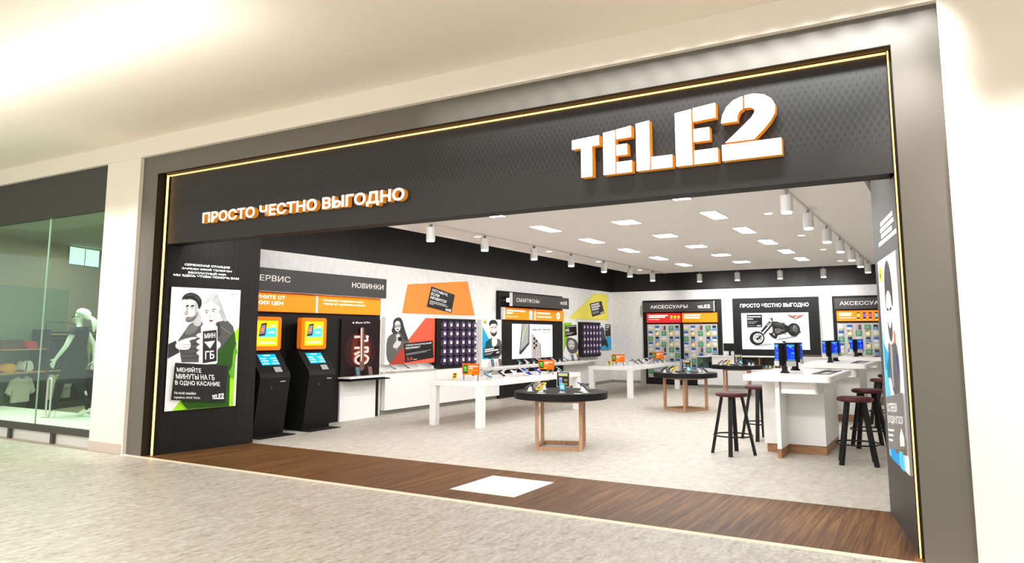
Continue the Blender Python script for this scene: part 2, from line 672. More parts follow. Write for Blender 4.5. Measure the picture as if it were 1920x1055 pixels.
# ------------------------------------------------------------------ the setting
XL, YB = -9.36, 16.32
ZC = 3.27
structure(MB().box(-26, 7, -16, -0.085, -0.12, 0, M_TRAV).build('floor_mall'))
structure(MB().box(-9.04, 0.05, -0.085, 0.0, -0.12, 0, mat((240, 226, 200), .5, name='threshold_stone')).build('trim_1'))
structure(MB().prism([(-9.0, 0), (-0.2, 0), (-0.2, 1.478), (-9.0, 1.478)], -0.12, 0.0, M_WOODFLOOR).build('floor_threshold'))
structure(MB().box(XL - .3, 1.0, 1.478, YB + .2, -0.12, 0, M_SHOPFLOOR).build('floor_shop'))
structure(MB().box(-26, 7, -16, -0.06, 4.063, 4.2, M_CREAM).build('ceiling_mall'))
# strip of wall over the shop fronts, pillars
structure(MB().box(-26, 0.06, -0.062, 0.0, 3.822, 4.063, M_CREAM).build('wall_fascia'))
structure(MB().box(-9.84, -9.097, -0.05, 0.6, 0.0, 3.822, M_CREAM).build('wall_pillar_left'))
structure(MB().box(-9.84, -9.13, -0.062, -0.05, 0.0, 0.125, mat((206, 190, 178), .6, name='pink_granite', var=.12, scale=200)).build('baseboard_pillar'))
structure(MB().box(0.052, 6.5, -0.064, 0.6, 0.0, 4.063, M_CREAM).build('wall_pillar_right'))
# shell of the shop
w = MB().box(XL - .2, XL, 0.6, YB + .2, 0, 2.843, M_PLASTER)
structure(w.build('wall_left'))
structure(MB().box(XL - .2, XL, 0.14, YB + .2, 2.843, 4.05, M_BLACKWOOD).build('trim_2'))
structure(MB().box(XL, 1.0, YB, YB + .2, 0, 2.843, M_PLASTER).build('wall_back'))
structure(MB().box(XL, 1.0, YB, YB + .2, 2.843, 4.05, M_BLACKWOOD).build('trim_3'))
structure(MB().box(0.8, 1.0, 1.2, YB, 0, 2.843, M_PLASTER).build('wall_right'))
structure(MB().box(0.8, 1.0, 0.6, YB, 2.843, 4.05, M_BLACKWOOD).build('trim_4'))
structure(MB().box(XL - .2, 1.0, 0.0, YB + .2, 4.064, 4.2, M_DEEP).build('ceiling_plenum'))
structure(MB().box(-7.93, -0.77, 0.42, 14.97, ZC, ZC + .12, M_CEIL).build('ceiling_shop'))
b = MB().box(XL - .02, XL + .025, 5.16, YB, 0, 0.085, M_GREY)
structure(b.build('baseboard_left'))
b = MB().box(XL + .03, 0.8, YB - .025, YB, 0, 0.085, M_GREY)
structure(b.build('baseboard_back'))

# portal frame around the shop front: one ring of champagne metal
fr = MB()
fr.box(-9.097, -8.79, 0.0, 0.12, 0, 3.58, M_FRAME)
fr.box(-0.25, 0.05, 0.0, 0.12, 0, 3.58, M_FRAME)
fr.box(-9.097, 0.05, 0.0, 0.12, 3.58, 3.821, M_FRAME)
structure(fr.build('trim_5'))
# dark lining between the frame and the light strip
ln = MB()
ln.box(-8.788, -8.69, 0.10, 0.14, 0, 3.578, M_BLACK2)
ln.box(-0.29, -0.252, 0.10, 0.14, 0, 3.578, M_BLACK2)
ln.box(-9.3, 0.3, 0.14, 0.36, 3.575, 4.06, M_DEEP)
ln.box(-8.786, -0.254, 0.001, 0.1175, 3.5745, 3.5795, M_DEEP)
ln.box(-8.7895, -8.786, 0.001, 0.099, 0, 3.5795, M_DEEP)
ln.box(-0.254, -0.2505, 0.001, 0.099, 0, 3.5795, M_DEEP)
structure(ln.build('trim_6'))

# splayed side walls of the entrance
L0, LU = (-8.70, 0.10, 0), (0.1436, 0.98963, 0)
R0, RU = (-0.55, 1.478, 0), (0.1943, -0.98094, 0)     # u runs from the back edge towards the viewer
RL = 1.4048
FLS = frame(L0, LU, (0, 0, 1))
FRS = frame(R0, RU, (0, 0, 1))
s = MB(FLS)
s.box(0.045, 1.39, 0, 2.655, -0.16, 0.0, M_BLACKWOOD)
s.box(0.26, 1.39, 2.655, 3.26, -0.16, 0.0, M_BLACKWOOD)
structure(s.build('wall_entrance_left'))
structure(MB().box(-9.34, -8.53, 1.40, 1.476, 0, 3.9, M_BLACKWOOD).build('wall_return_left'))
s = MB(FRS)
s.box(0, RL - .045, 0, 2.655, -0.16, 0.0, M_REVEAL)
s.box(0, RL - .26, 2.655, 3.26, -0.16, 0.0, M_REVEAL)
structure(s.build('wall_entrance_right'))
structure(MB().box(-0.40, 0.98, 1.42, 1.476, 0, 3.9, M_PLASTER).build('wall_return_right'))

# ------------------------------------------------------------------ sign above the entrance
sg = thing('fascia_sign', 'wide charcoal sign board with oval dot pattern over the shop entrance', 'sign', (-4.5, 0.2, 2.66))
MB().box(-8.655, -0.32, 0.125, 0.335, 2.66, 3.57, M_BLACK2).build('box', sg, True)
face = MB()
face.box(-8.69, -0.29, 0.118, 0.1249, 2.66, 3.572, M_DOTS)
fo = face.build('face', None)
fo.parent = sg
fo.matrix_parent_inverse = WM[sg].inverted()
led = thing('light_strip', 'thin amber light strip edging the sign and both sides of the entrance', 'light strip', (-4.5, 0.1, 0.0))
MB().box(-8.706, -8.695, 0.077, 0.0995, 0.005, 3.564, M_LED).build('side_strip', led, True)
MB().box(-0.2825, -0.274, 0.079, 0.0995, 0.005, 3.564, M_LED).build('side_strip', led, True)
MB().box(-8.690, -0.288, 0.103, 0.1165, 3.553, 3.564, M_LED).build('top_strip', led, True)

M_LET = mat((255, 253, 248), .5, emit=0.55, var=0, name='letter_white')
M_LETS = mat((238, 158, 48), .5, emit=0.28, var=0, name='letter_side_orange')
SGN = frame((0, 0.1175, 0), (1, 0, 0), (0, 0, 1))
big = thing('brand_lettering', 'large white raised stencil letters with orange sides, right half of the sign', 'lettering', (-1.93, 0.115, 2.88))
for ch in logo_shapes():
    mb = MB(SGN)
    for sh in ch:
        P = [(-2.83 + x / 1.776 * 1.79, 2.876 + y / .498 * 0.516) for x, y in sh]
        mb.prism(P, 0.0, 0.075, M_LET, M_LETS)
    mb.build('letter', big, True)
slog = thing('slogan_lettering', 'white raised slogan letters with orange sides, left half of the sign', 'lettering', (-6.3, 0.115, 2.87))
# letters one by one along the line
SLOGAN = 'ПРОСТО ЧЕСТНО ВЫГОДНО'
full = text_mesh(SLOGAN, 0.034)[2]
SX = (7.92 - 4.74) / (full[1] - full[0])
for i, ch in enumerate(SLOGAN):
    if ch == ' ':
        continue
    pre = text_mesh(SLOGAN[:i + 1], 0.034)[2]
    bb = text_mesh(ch, 0.034)[2]
    x1 = -7.92 + (pre[1] - full[0]) * SX
    x0 = x1 - (bb[1] - bb[0]) * SX
    k = 0.122 / 0.745
    mb = MB(SGN)
    mb.text(ch, x0, x1, 2.873 + bb[2] * k, 2.873 + bb[3] * k, M_LET, 0.0, 0.062, M_LETS, bold=0.034)
    mb.build('letter', slog, True)

# ------------------------------------------------------------------ notices on the entrance side walls
WHT = (246, 246, 244)
nt_ = thing('notice_lettering', 'four lines of small white capitals on the black left entrance wall', 'lettering', tuple(FLS @ Vector((.6, 2.25, 0))))
for body, a, bq, z0, z1 in (('СЕРВИСНАЯ СТАНЦИЯ', .275, .922, 2.398, 2.432), ('ЗАРЯДИ СВОЙ ТЕЛЕФОН', .239, .954, 2.350, 2.384),
                            ('БЕСПЛАТНЫЙ WIFI', .329, .867, 2.301, 2.335), ('МЫ ЗДЕСЬ ЧТОБЫ ПОМОЧЬ ВАМ', .132, 1.066, 2.253, 2.287)):
    fb = text_mesh(body, 0.03)[2]
    kx = (bq - a) / (fb[1] - fb[0])
    for wi, wd_ in enumerate(body.split(' ')):
        ee = text_mesh(' '.join(body.split(' ')[:wi + 1]), 0.03)[2]
        wb = text_mesh(wd_, 0.03)[2]
        x1 = a + (ee[1] - fb[0]) * kx
        ky = (z1 - z0) / (fb[3] - fb[2])
        MB(FLS).text(wd_, x1 - (wb[1] - wb[0]) * kx, x1, z0 + (wb[2] - fb[2]) * ky, z0 + (wb[3] - fb[2]) * ky, flat(WHT, .7), 0.003, 0.0, bold=0.03).build('word', nt_, True)

po = thing('light_box_poster', 'glowing black white and green poster of a couple with a giant phone', 'poster', (-8.6, 0.7, 0.53))
MB(FLS).box(0.105, 1.092, 0.53, 2.115, 0.001, 0.022, M_BLACK).build('casing', po, True)
mb = MB(FLS)
A = Art(mb, ((72, 203), (527, 225), (490, 990), (22, 1025)), (0.107, 1.09, 0.532, 2.113), 0.0225, emit=0.2)
A.p((250, 250, 250), [(72, 203), (527, 225), (490, 990), (22, 1025)])
A.p((160, 226, 40), [(70, 1021), (300, 722), (518, 470), (492, 990)])
A.p((252, 252, 250), [(497, 560), (507, 560), (490, 990), (474, 990)])
A.p((92, 92, 92), [(150, 500), (175, 462), (245, 405), (268, 450), (262, 480), (245, 560), (240, 705), (130, 705), (120, 640), (110, 560)])
A.p((64, 64, 64), [(46, 585), (95, 562), (118, 640), (44, 682)])
A.p((120, 120, 120), [(150, 500), (178, 465), (240, 430), (230, 500), (160, 530)], 1)
for yy in (560, 590, 620, 650, 680):
    A.p((70, 70, 70), line((135, yy), (240, yy - 8), 5))
A.p((196, 196, 196), [(196, 400), (240, 380), (262, 420), (250, 470), (205, 462)], 1)
A.p((228, 228, 228), [(146, 300), (190, 276), (228, 296), (244, 345), (234, 398), (204, 432), (170, 440), (152, 428), (154, 408), (147, 394), (141, 388), (150, 352)], 1)
A.p((188, 188, 188), [(226, 300), (246, 345), (236, 400), (206, 434), (216, 380), (210, 332)], 1)
A.p((150, 150, 150), [(154, 410), (182, 404), (206, 402), (238, 362), (234, 402), (202, 436), (168, 442), (153, 430)], 1)
A.p((108, 108, 108), [(158, 424), (186, 420), (214, 402), (228, 398), (202, 436), (168, 441)], 1)
A.p((206, 206, 206), ell(240, 362, 9, 17, 14))
A.p((46, 46, 46), [(132, 296), (138, 268), (162, 248), (196, 240), (232, 254), (258, 286), (260, 318), (248, 352), (238, 350), (234, 318), (216, 296), (186, 284), (158, 290), (146, 284)], 1)
A.p((92, 92, 92), line((160, 262), (215, 254), 5)).p((92, 92, 92), line((215, 262), (244, 290), 5))
for x, w_ in ((156, 20), (186, 24)):
    A.p((50, 50, 50), [(x, 332), (x + w_ * .5, 324), (x + w_, 328), (x + w_, 334), (x + 2, 338)])
    A.p((245, 245, 245), ell(x + w_ * .5, 345, w_ * .42, 4.5, 12))
    A.p((40, 40, 40), ell(x + w_ * .45, 345, 4, 4, 10))
A.p((168, 168, 168), [(166, 346), (160, 360), (146, 386), (158, 394), (172, 388)], 1)
A.p((120, 92, 92), [(156, 408), (170, 404), (182, 408), (168, 415)], 1)
A.p((84, 84, 84), [(355, 440), (425, 425), (468, 465), (485, 530), (440, 705), (350, 705), (340, 480)])
A.p((60, 60, 60), [(355, 470), (372, 430), (378, 470), (385, 520), (365, 540)])
A.p((120, 120, 120), line((385, 470), (455, 520), 6))
A.p((46, 84, 30), [(360, 700), (360, 645), (478, 500), (497, 640), (448, 760), (440, 992), (160, 1010), (120, 962), (300, 722)])
A.p((100, 170, 34), [(438, 770), (460, 735), (470, 640), (496, 560), (485, 700), (475, 812), (448, 800)])
A.p((186, 186, 186), [(262, 318), (284, 272), (318, 246), (350, 236), (374, 268), (390, 330), (432, 430), (404, 438), (376, 366), (330, 300)], 1)
A.p((240, 240, 240), [(256, 324), (300, 296), (350, 314), (370, 362), (354, 420), (324, 454), (292, 444), (262, 404), (238, 372)], 1)
A.p((206, 206, 206), [(348, 318), (371, 362), (356, 420), (328, 452), (338, 390)], 1)
A.p((216, 216, 216), [(252, 332), (282, 276), (346, 240), (334, 296), (290, 318)], 1)
for q in (((270, 318), (330, 256)), ((284, 314), (346, 262)), ((330, 292), (362, 262)), ((372, 300), (408, 400)), ((366, 330), (396, 410))):
    A.p((150, 150, 150), line(q[0], q[1], 3))
A.p((214, 214, 214), ell(366, 352, 9, 20, 14))
A.p((60, 60, 60), [(268, 366), (284, 358), (302, 364), (300, 368), (284, 364)]).p((60, 60, 60), [(314, 360), (330, 350), (346, 350), (346, 354), (330, 356)])
for x, y in ((286, 378), (330, 369)):
    A.p((250, 250, 250), ell(x, y, 11, 5, 12))
    A.p((50, 50, 50), ell(x, y, 4.5, 4.5, 10))
    A.p((70, 70, 70), [(x - 12, y - 2), (x, y - 7), (x + 13, y - 3), (x, y - 4)])
A.p((196, 196, 196), [(306, 372), (302, 404), (296, 412), (316, 414), (312, 400)], 1)
A.p((112, 66, 66), [(298, 430), (312, 423), (320, 426), (334, 423), (318, 438)], 1)
A.p((238, 238, 238), [(85, 582), (130, 552), (215, 534), (223, 548), (168, 562), (184, 580), (176, 620), (122, 624), (86, 612)], 1)
A.p((176, 176, 176), line((130, 590), (178, 588), 4)).p((176, 176, 176), line((125, 606), (172, 605), 4))
for y in (520, 560, 600, 635):
    A.p((228, 228, 228), [(212, y + 6), (240, y - 12), (254, y), (252, y + 22), (225, y + 20)], 1)
    A.p((180, 180, 180), line((222, y + 22), (252, y + 23), 3))
A.p((228, 228, 228), [(352, 560), (376, 575), (378, 600), (352, 625)], 1)
A.p((255, 255, 255), rrect(246, 460, 355, 716, 16))
A.p((52, 50, 50), [(258, 500), (350, 490), (350, 697), (256, 712)])
A.t(WHT, 'МИН', 268, 515, 340, 548, slope=-.08)
A.p(WHT, [(266, 571), (338, 563), (305, 615)])
A.t(WHT, 'ГБ', 272, 632, 333, 686, slope=-.08)
A.p((44, 42, 42), [(80, 707), (427, 728), (405, 965), (52, 950)])
A.t(WHT, 'МЕНЯЙТЕ', 92, 730, 247, 766, slope=.05, lean=-.08)
A.t(WHT, 'МИНУТЫ НА ГБ', 86, 778, 335, 812, slope=.04, lean=-.08)
A.t(WHT, 'В ОДНО КАСАНИЕ', 80, 822, 372, 856, slope=.04, lean=-.08)
A.t(WHT, 'На всей линейке', 74, 893, 210, 911, slope=.04, bold=.01)
A.t(WHT, 'тарифов «Мой Tele2»', 70, 924, 238, 942, slope=.03, bold=.01)
art_logo(A, WHT, 316, 908, 398, 946, slope=-.02)
A.bar((150, 150, 150), 442, 250, 492, 256, .05)
mb.build('print', po, True)

# right entrance wall: slogan marks and poster (u from the back edge to the front)
nr = thing('notice_lettering', 'four white lines of lettering on the grey right entrance wall', 'lettering', tuple(FRS @ Vector((.8, 2.23, 0))))
for a, bq, z0, z1 in ((.49, 1.15, 2.385, 2.42), (.46, 1.18, 2.335, 2.37), (.50, 1.08, 2.285, 2.32), (.33, 1.28, 2.235, 2.27)):
    MB(FRS).box(a, bq, z0, z1, 0.0005, 0.003, flat(WHT, .3)).build('text_line', nr, True)

pr_ = thing('light_box_poster', 'tall blue and white poster with grey text box on the right entrance wall', 'poster', (-0.42, 0.8, 0.52))
MB(FRS).box(0.335, 1.305, 0.52, 2.108, 0.001, 0.02, M_GREYPL).build('casing', pr_, True)
mb = MB(FRS)
A = Art(mb, ((0, 0), (100, 0), (100, 164), (0, 164)), (0.337, 1.303, 0.522, 2.106), 0.0205, emit=0.3)
A.p((250, 250, 250), [(0, 0), (100, 0), (100, 164), (0, 164)])
A.p((92, 192, 240), [(2, 48), (30, 112), (38, 164), (2, 164)])
A.p((40, 160, 232), [(6, 70), (40, 80), (34, 92), (8, 92)])
A.p((60, 60, 60), [(38, 8), (52, 2), (66, 8), (74, 24), (72, 44), (60, 34), (46, 32), (34, 46), (32, 24)], 1)
A.p((226, 226, 226), [(36, 32), (52, 26), (68, 34), (66, 56), (52, 68), (40, 58)], 1)
A.p((80, 80, 80), [(38, 50), (52, 60), (66, 50), (62, 64), (52, 70), (42, 64)], 1)
A.p((30, 30, 30), line((40, 42), (49, 43), 2)).p((30, 30, 30), line((56, 43), (65, 42), 2))
A.p((90, 90, 92), [(34, 68), (52, 72), (76, 66), (88, 84), (80, 112), (50, 112), (36, 90)], 1)
A.p((160, 160, 162), [(46, 70), (58, 72), (54, 104), (48, 104)])
A.p((0, 116, 130), [(22, 88), (36, 80), (40, 98), (24, 98)])
A.p((235, 110, 60), [(70, 60), (76, 60), (76, 70), (70, 70)])
A.p((50, 70, 190), line((76, 78), (84, 92), 3))
A.p((255, 216, 0), [(10, 6), (24, 6), (26, 18), (12, 18)])
A.t((60, 60, 50), 'tele2', 12, 9, 24, 15, bold=.01)
A.p((0, 150, 220), [(14, 142), (60, 146), (60, 164), (20, 164)])
A.p((124, 92, 66), [(40, 146), (100, 138), (100, 150), (46, 156)])
A.p((80, 200, 240), [(62, 152), (82, 150), (84, 164), (66, 164)])
A.p((122, 120, 118), [(10, 115), (99, 105), (99, 146), (10, 158)])
A.t(WHT, 'ОСТЕРЕЗИ', 13, 120, 66, 127, slope=-.09)
A.t(WHT, 'ЕХОДИ УГОСЯ', 13, 130, 92, 137, slope=-.09)
for k in range(3):
    A.bar(WHT, 13, 141 + 4 * k, 44 - 4 * k, 142.6 + 4 * k, -.1)
A.p(WHT, [(74, 140), (84, 132), (95, 138), (95, 144), (74, 147)])
mb.build('print', pr_, True)

# floor sticker (its printed code is left out)
tag(MB().box(-4.335, -3.60, 0.33, 1.14, 0.0004, 0.002, mat((226, 222, 222), .5, name='sticker')).build('floor_sticker'),
    'blank white square sheet lying on the wooden threshold', 'floor sticker')

# ------------------------------------------------------------------ frames for the shop walls
FL = frame((-9.30, 0, 0), (0, 1, 0), (0, 0, 1))     # left wall: u = world y, w = towards the room
FB = frame((0, 16.26, 0), (1, 0, 0), (0, 0, 1))     # back wall: u = world x


def fr_at(F, w):
    return F @ Matrix.Translation((0, 0, w))


# ------------------------------------------------------------------ service unit with two kiosks
un = thing('service_wall_unit', 'tall black wall unit with grey header sign and two orange light boxes', 'wall unit', (-9.3, 3.3, 0))
MB(FL).box(1.5, 5.02, 0, 2.52, -0.055, 0.02, M_BLACK).build('back_panel', un, True)
mb = MB(FL)
mb.box(1.5, 4.985, 2.17, 2.53, 0.02, 0.19, M_CHAR)
mb.text('СЕРВИС', 1.86, 2.62, 2.325, 2.42, flat((226, 220, 210)), 0.192, bold=.012)
mb.text('НОВИНКИ', 4.05, 4.90, 2.325, 2.42, flat((226, 220, 210)), 0.192, bold=.012)
mb.build('header', un, True)
mb = MB(FL).box(1.5, 4.985, 2.165, 2.17, 0.03, 0.188, M_GREYPL).build('header_trim', un, True)


def orange_box(parent, F, u0, u1, v0, v1, w0, w1, lines, rgb=M_ORANGE, extra=None):
    mb = MB(F)
    mb.box(u0, u1, v0, v1, w0, w1, flat(rgb, .5))
    for body, a, bq, c, d in lines:
        if body is None:
            mb.poly([(a, c), (bq, c), (bq, d), (a, d)], w1 + .001, flat((255, 244, 226), .8))
        else:
            mb.text(body, a, bq, c, d, flat((255, 248, 236), .8), w1 + .001, bold=.02)
    if extra:
        extra(mb, w1 + .001)
    return mb.build('light_box', parent, True)


orange_box(un, FL, 1.52, 3.285, 1.86, 2.15, 0.02, 0.09, [('ОТДОХНИТЕ ОТ', 1.70, 2.62, 2.045, 2.115), ('ВЫСОКИХ ЦЕН', 1.70, 2.58, 1.955, 2.025)])
orange_box(un, FL, 3.34, 4.93, 1.86, 2.155, 0.02, 0.09, [('ПОМОЖЕТ ЗАЩИТИТЬ ВАШ', 3.46, 4.46, 2.06, 2.095), ('ЭКРАН ОТ ЦАРАПИН И ПЫЛИ', 3.46, 4.52, 2.0, 2.035)])
MB(FL).box(3.292, 3.33, 1.86, 2.155, 0.02, 0.10, M_WHITE2).build('divider', un, True)


def make_kiosk(label):
    k = thing('payment_kiosk', label, 'payment kiosk', (0, 0, 0), 0, 'payment kiosks')
    # local frame: x = along the wall, -y = towards the room. body side profile (out, z)
    prof = [(0.02, 0.0), (0.40, 0.0), (0.52, 0.86), (0.50, 0.93), (0.24, 1.25), (0.02, 1.25)]
    F = frame((-0.29, 0, 0), (0, -1, 0), (0, 0, 1))   # u = outwards, v = up, w = -x
    mb = MB(F)
    mb.prism(prof, 0.0, -0.58, M_BLACK)
    mb.build('body', k)
    MB().box(-.34, .34, -0.62, 0, 0, 0.012, M_DEEP).build('base_plate', k)
    # sloping console plane from (0.50,0.93) to (0.24,1.25)
    d = Vector((0, 0.26, 0.32)).normalized()
    FC = frame((0, -0.50, 0.93), (1, 0, 0), d)
    mb = MB(FC)
    mb.box(-.185, .185, 0.13, 0.355, 0.0, 0.006, M_DEEP)
    q = (-.17, .17, 0.14, 0.345)
    A = Art(mb, ((0, 0), (100, 0), (100, 60), (0, 60)), q, 0.0065, emit=.75)
    A.p((0, 160, 236), [(0, 0), (100, 0), (100, 60), (0, 60)])
    for x0, y0, x1, y1 in ((30, 5, 68, 9), (6, 22, 38, 26), (64, 22, 96, 26), (6, 35, 44, 39), (70, 35, 97, 39), (6, 49, 42, 53), (60, 49, 97, 53)):
        A.bar((250, 252, 240), x0, y0, x1, y1)
    mb.build('touch_screen', k)
    # fascia under the console
    d2 = Vector((0, -0.12, 0.86)).normalized()
    FK = frame((0, -0.40, 0), (1, 0, 0), (0, -0.1382, 0.9904))
    kp = MB(FC)
    kp.box(0.0, 0.16, 0.0, 0.105, 0, 0.008, M_DEEP)
    for i in range(4):
        for j in range(4):
            kp.box(0.012 + .036 * i, 0.040 + .036 * i, 0.008 + .024 * j, 0.026 + .024 * j, .008, .012, M_GREYPL)
    kp.build('keypad', k)
    MB(FK).box(.10, .20, .80, .813, 0.0, .006, M_GREYPL).build('receipt_slot', k)
    MB(FK).box(-.10, 0.0, .795, .803, 0.0, .004, M_DEEP).build('card_slot', k)
    MB(FK).box(-.075, -.045, .70, .74, 0.0, .006, mat((60, 60, 60), .4)).build('lock', k)
    # upper display in an orange frame
    mb = MB()
    FU = frame((0, -0.20, 0), (1, 0, 0), (0, 0, 1))
    mb = MB(FU)
    mb.prism(rrect(-.275, 1.262, .275, 1.77, .04), 0.0, 0.10, flat((236, 122, 14), .12))
    mb.box(-.1, .1, 1.3, 1.7, -0.19, 0.0, M_BLACK)
    mb.build('display_frame', k)
    mb = MB(FU)
    A = Art(mb, ((0, 0), (100, 0), (100, 100), (0, 100)), (-.205, .205, 1.325, 1.71), 0.1005, emit=.75)
    A.p((255, 196, 0), [(0, 0), (100, 0), (100, 100), (0, 100)])
    A.p((255, 226, 40), [(10, 55), (90, 50), (90, 96), (10, 96)], 1)
    A.p((60, 190, 226), [(30, 32), (92, 26), (92, 64), (12, 66)])
    A.p((40, 34, 50), [(20, 12), (46, 8), (40, 58), (10, 62)])
    A.p((120, 110, 130), [(22, 18), (40, 16), (36, 50), (14, 54)])
    A.p((230, 120, 80), [(20, 30), (34, 28), (32, 40), (18, 42)])
    A.t((255, 255, 255), '200', 60, 16, 86, 24)
    A.t((255, 255, 255), '500', 54, 40, 82, 50)
    A.bar((255, 248, 190), 10, 84, 88, 90)
    mb.build('display', k)
    return k


k1 = make_kiosk('black payment kiosk under the lettering СЕРВИС, nearer the entrance')
k1.location = (-9.279, 2.08, 0)
k1.rotation_euler = (0, 0, PI / 2)
dup(k1, (-9.279, 3.05, 0), PI / 2, 'black payment kiosk between the other kiosk and the dark phone poster')

# dark phone poster, shelf under it
ip = thing('phone_poster', 'dark poster of glowing letters and a bronze phone above the small shelf', 'poster', (-9.27, 4.47, .76))
MB(FL).box(3.955, 4.985, 0.765, 1.775, 0.021, 0.06, M_BLACK).build('casing', ip, True)
mb = MB(FL)
A = Art(mb, ((550, 340), (790, 350), (775, 690), (550, 690)), (3.96, 4.98, 0.77, 1.77), 0.0605, emit=.5)
A.p((22, 8, 8), [(550, 340), (790, 350), (775, 690), (550, 690)])
A.p((44, 14, 12), [(580, 430), (740, 430), (760, 640), (570, 640)], 2)
A.p((76, 28, 20), [(610, 440), (720, 440), (730, 625), (605, 620)], 2)
A.p((240, 240, 240), ell(618, 364, 5, 5, 10))
A.t((240, 240, 240), 'iPhone 16 Pro', 632, 358, 722, 370, bold=.005)
G = (255, 244, 236)
for rgb, wd in (((170, 90, 70), 20), (G, 9)):
    A.p(rgb, line((622, 452), (708, 452), wd)).p(rgb, line((700, 452), (700, 480), wd)).p(rgb, line((668, 478), (704, 478), wd)).p(rgb, line((668, 452), (668, 480), wd))
    A.p(rgb, line((622, 520), (706, 520), wd)).p(rgb, line((702, 520), (702, 546), wd)).p(rgb, line((664, 546), (704, 546), wd)).p(rgb, line((664, 540), (622, 560), wd)).p(rgb, line((662, 520), (662, 548), wd))
    n = 20
    for k in range(n):
        a0, a1 = 2 * PI * k / n, 2 * PI * (k + 1) / n
        A.p(rgb, line((664 + 38 * math.cos(a0), 592 + 28 * math.sin(a0)), (664 + 38 * math.cos(a1), 592 + 28 * math.sin(a1)), wd))
A.p((96, 70, 62), [(652, 398), (660, 392), (672, 394), (676, 402), (676, 650), (660, 664), (648, 656)])
A.p((206, 176, 160), [(655, 400), (662, 396), (664, 400), (662, 600), (655, 606)])
A.p((60, 44, 40), [(676, 440), (686, 446), (686, 470), (676, 474)])
mb.build('print', ip, True)
cb = thing('counter_cabinet', 'white cabinet with a thin shelf under the dark phone poster', 'cabinet', (-9.27, 4.47, 0))
MB(FL).box(3.97, 4.90, 0.0, 0.70, 0.021, 0.055, M_WHITE).build('body', cb, True)
mb = MB(FL)
mb.prism([(3.93, .021), (5.16, .021), (4.98, .32), (3.93, .32)], 0, 0.025, M_WHITE)
# lay the slab flat: u stays along the wall, v becomes outwards
sl = MB(frame((-9.30, 0, .735), (0, 1, 0), (1, 0, 0)))
sl.prism([(3.94, .021), (5.14, .021), (5.02, .30), (3.94, .30)], 0.0, -0.025, M_WHITE2)
sl.prism([(3.94, .021), (5.14, .021), (5.02, .295), (3.94, .295)], 0.0251, 0.045, M_BLACK)
sl.build('shelf', cb, True)

# ------------------------------------------------------------------ left wall: posters, case racks, smartphone unit
CW = FL


def board(name, label, F, u0, u1, v0, v1, w0, w1, rgb=(244, 242, 238), cat='poster'):
    t = thing(name, label, cat, tuple((F @ Vector(((u0 + u1) / 2, v0, w0)))))
    MB(F).box(u0, u1, v0, v1, w0, w1, mat(rgb, .5, var=.01)).build('board', t, True)
    return t


def poster_art(t, F, rect, w, quad, emit=0.0):
    mb = MB(F)
    return mb, Art(mb, quad, rect, w, emit)


# coral poster of a woman with a phone (sketch grid 30..497 x 428..862)
t = board('wall_poster', 'coral poster of a woman in sunglasses reading her phone', FL, 5.17, 6.74, 0.93, 1.835, -.055, .03)
mb, A = poster_art(t, FL, (5.17, 6.74, .93, 1.835), .0305, ((30, 428), (497, 428), (488, 850), (30, 862)))
A.p((240, 237, 232), [(30, 428), (497, 428), (488, 850), (30, 862)])
A.p((238, 96, 68), [(400, 428), (497, 428), (488, 850), (62, 862)])
A.p((96, 94, 92), [(40, 640), (70, 590), (110, 575), (190, 570), (215, 600), (255, 660), (195, 680), (200, 840), (180, 858), (78, 862), (40, 800)], 1)
A.p((180, 62, 46), [(100, 820), (190, 700), (205, 850), (180, 858), (78, 861)])
A.p((150, 148, 146), [(118, 590), (160, 588), (150, 700), (125, 740)])
A.p((226, 223, 220), [(128, 585), (155, 585), (146, 680), (134, 680)])
A.p((58, 56, 56), [(95, 520), (95, 460), (125, 432), (160, 430), (180, 460), (200, 540), (238, 640), (200, 650), (160, 560), (100, 590), (78, 550)], 1)
A.p((228, 225, 222), [(105, 500), (122, 462), (152, 465), (166, 510), (155, 550), (132, 566), (112, 545)], 1)
A.p((120, 118, 118), ell(120, 512, 16, 15, 14)).p((120, 118, 118), ell(150, 508, 15, 15, 14))
A.p((170, 168, 168), ell(121, 511, 10, 9, 12)).p((170, 168, 168), ell(150, 507, 10, 9, 12))
A.p((60, 30, 30), [(118, 540), (150, 534), (136, 552)], 1)
A.p((210, 206, 203), [(90, 690), (140, 630), (170, 645), (160, 690), (110, 720)], 1)
A.p((40, 40, 42), [(136, 612), (178, 612), (176, 650), (140, 645)])
A.p((34, 33, 33), [(195, 670), (470, 640), (478, 805), (205, 845)])
A.t(WHT, 'ТОПОГРАФИЧЕСКИЙ', 208, 678, 455, 698, slope=-.1)
A.t(WHT, 'БЕЗЛИМИТ', 210, 706, 345, 724, slope=-.1)
A.bar((190, 190, 190), 212, 766, 450, 769, -.16).bar((190, 190, 190), 212, 776, 410, 779, -.16)
A.t((240, 90, 60), '2,5', 218, 800, 272, 830, slope=-.05)
A.bar(WHT, 280, 816, 312, 821, -.1)
mb.build('print', t, True)


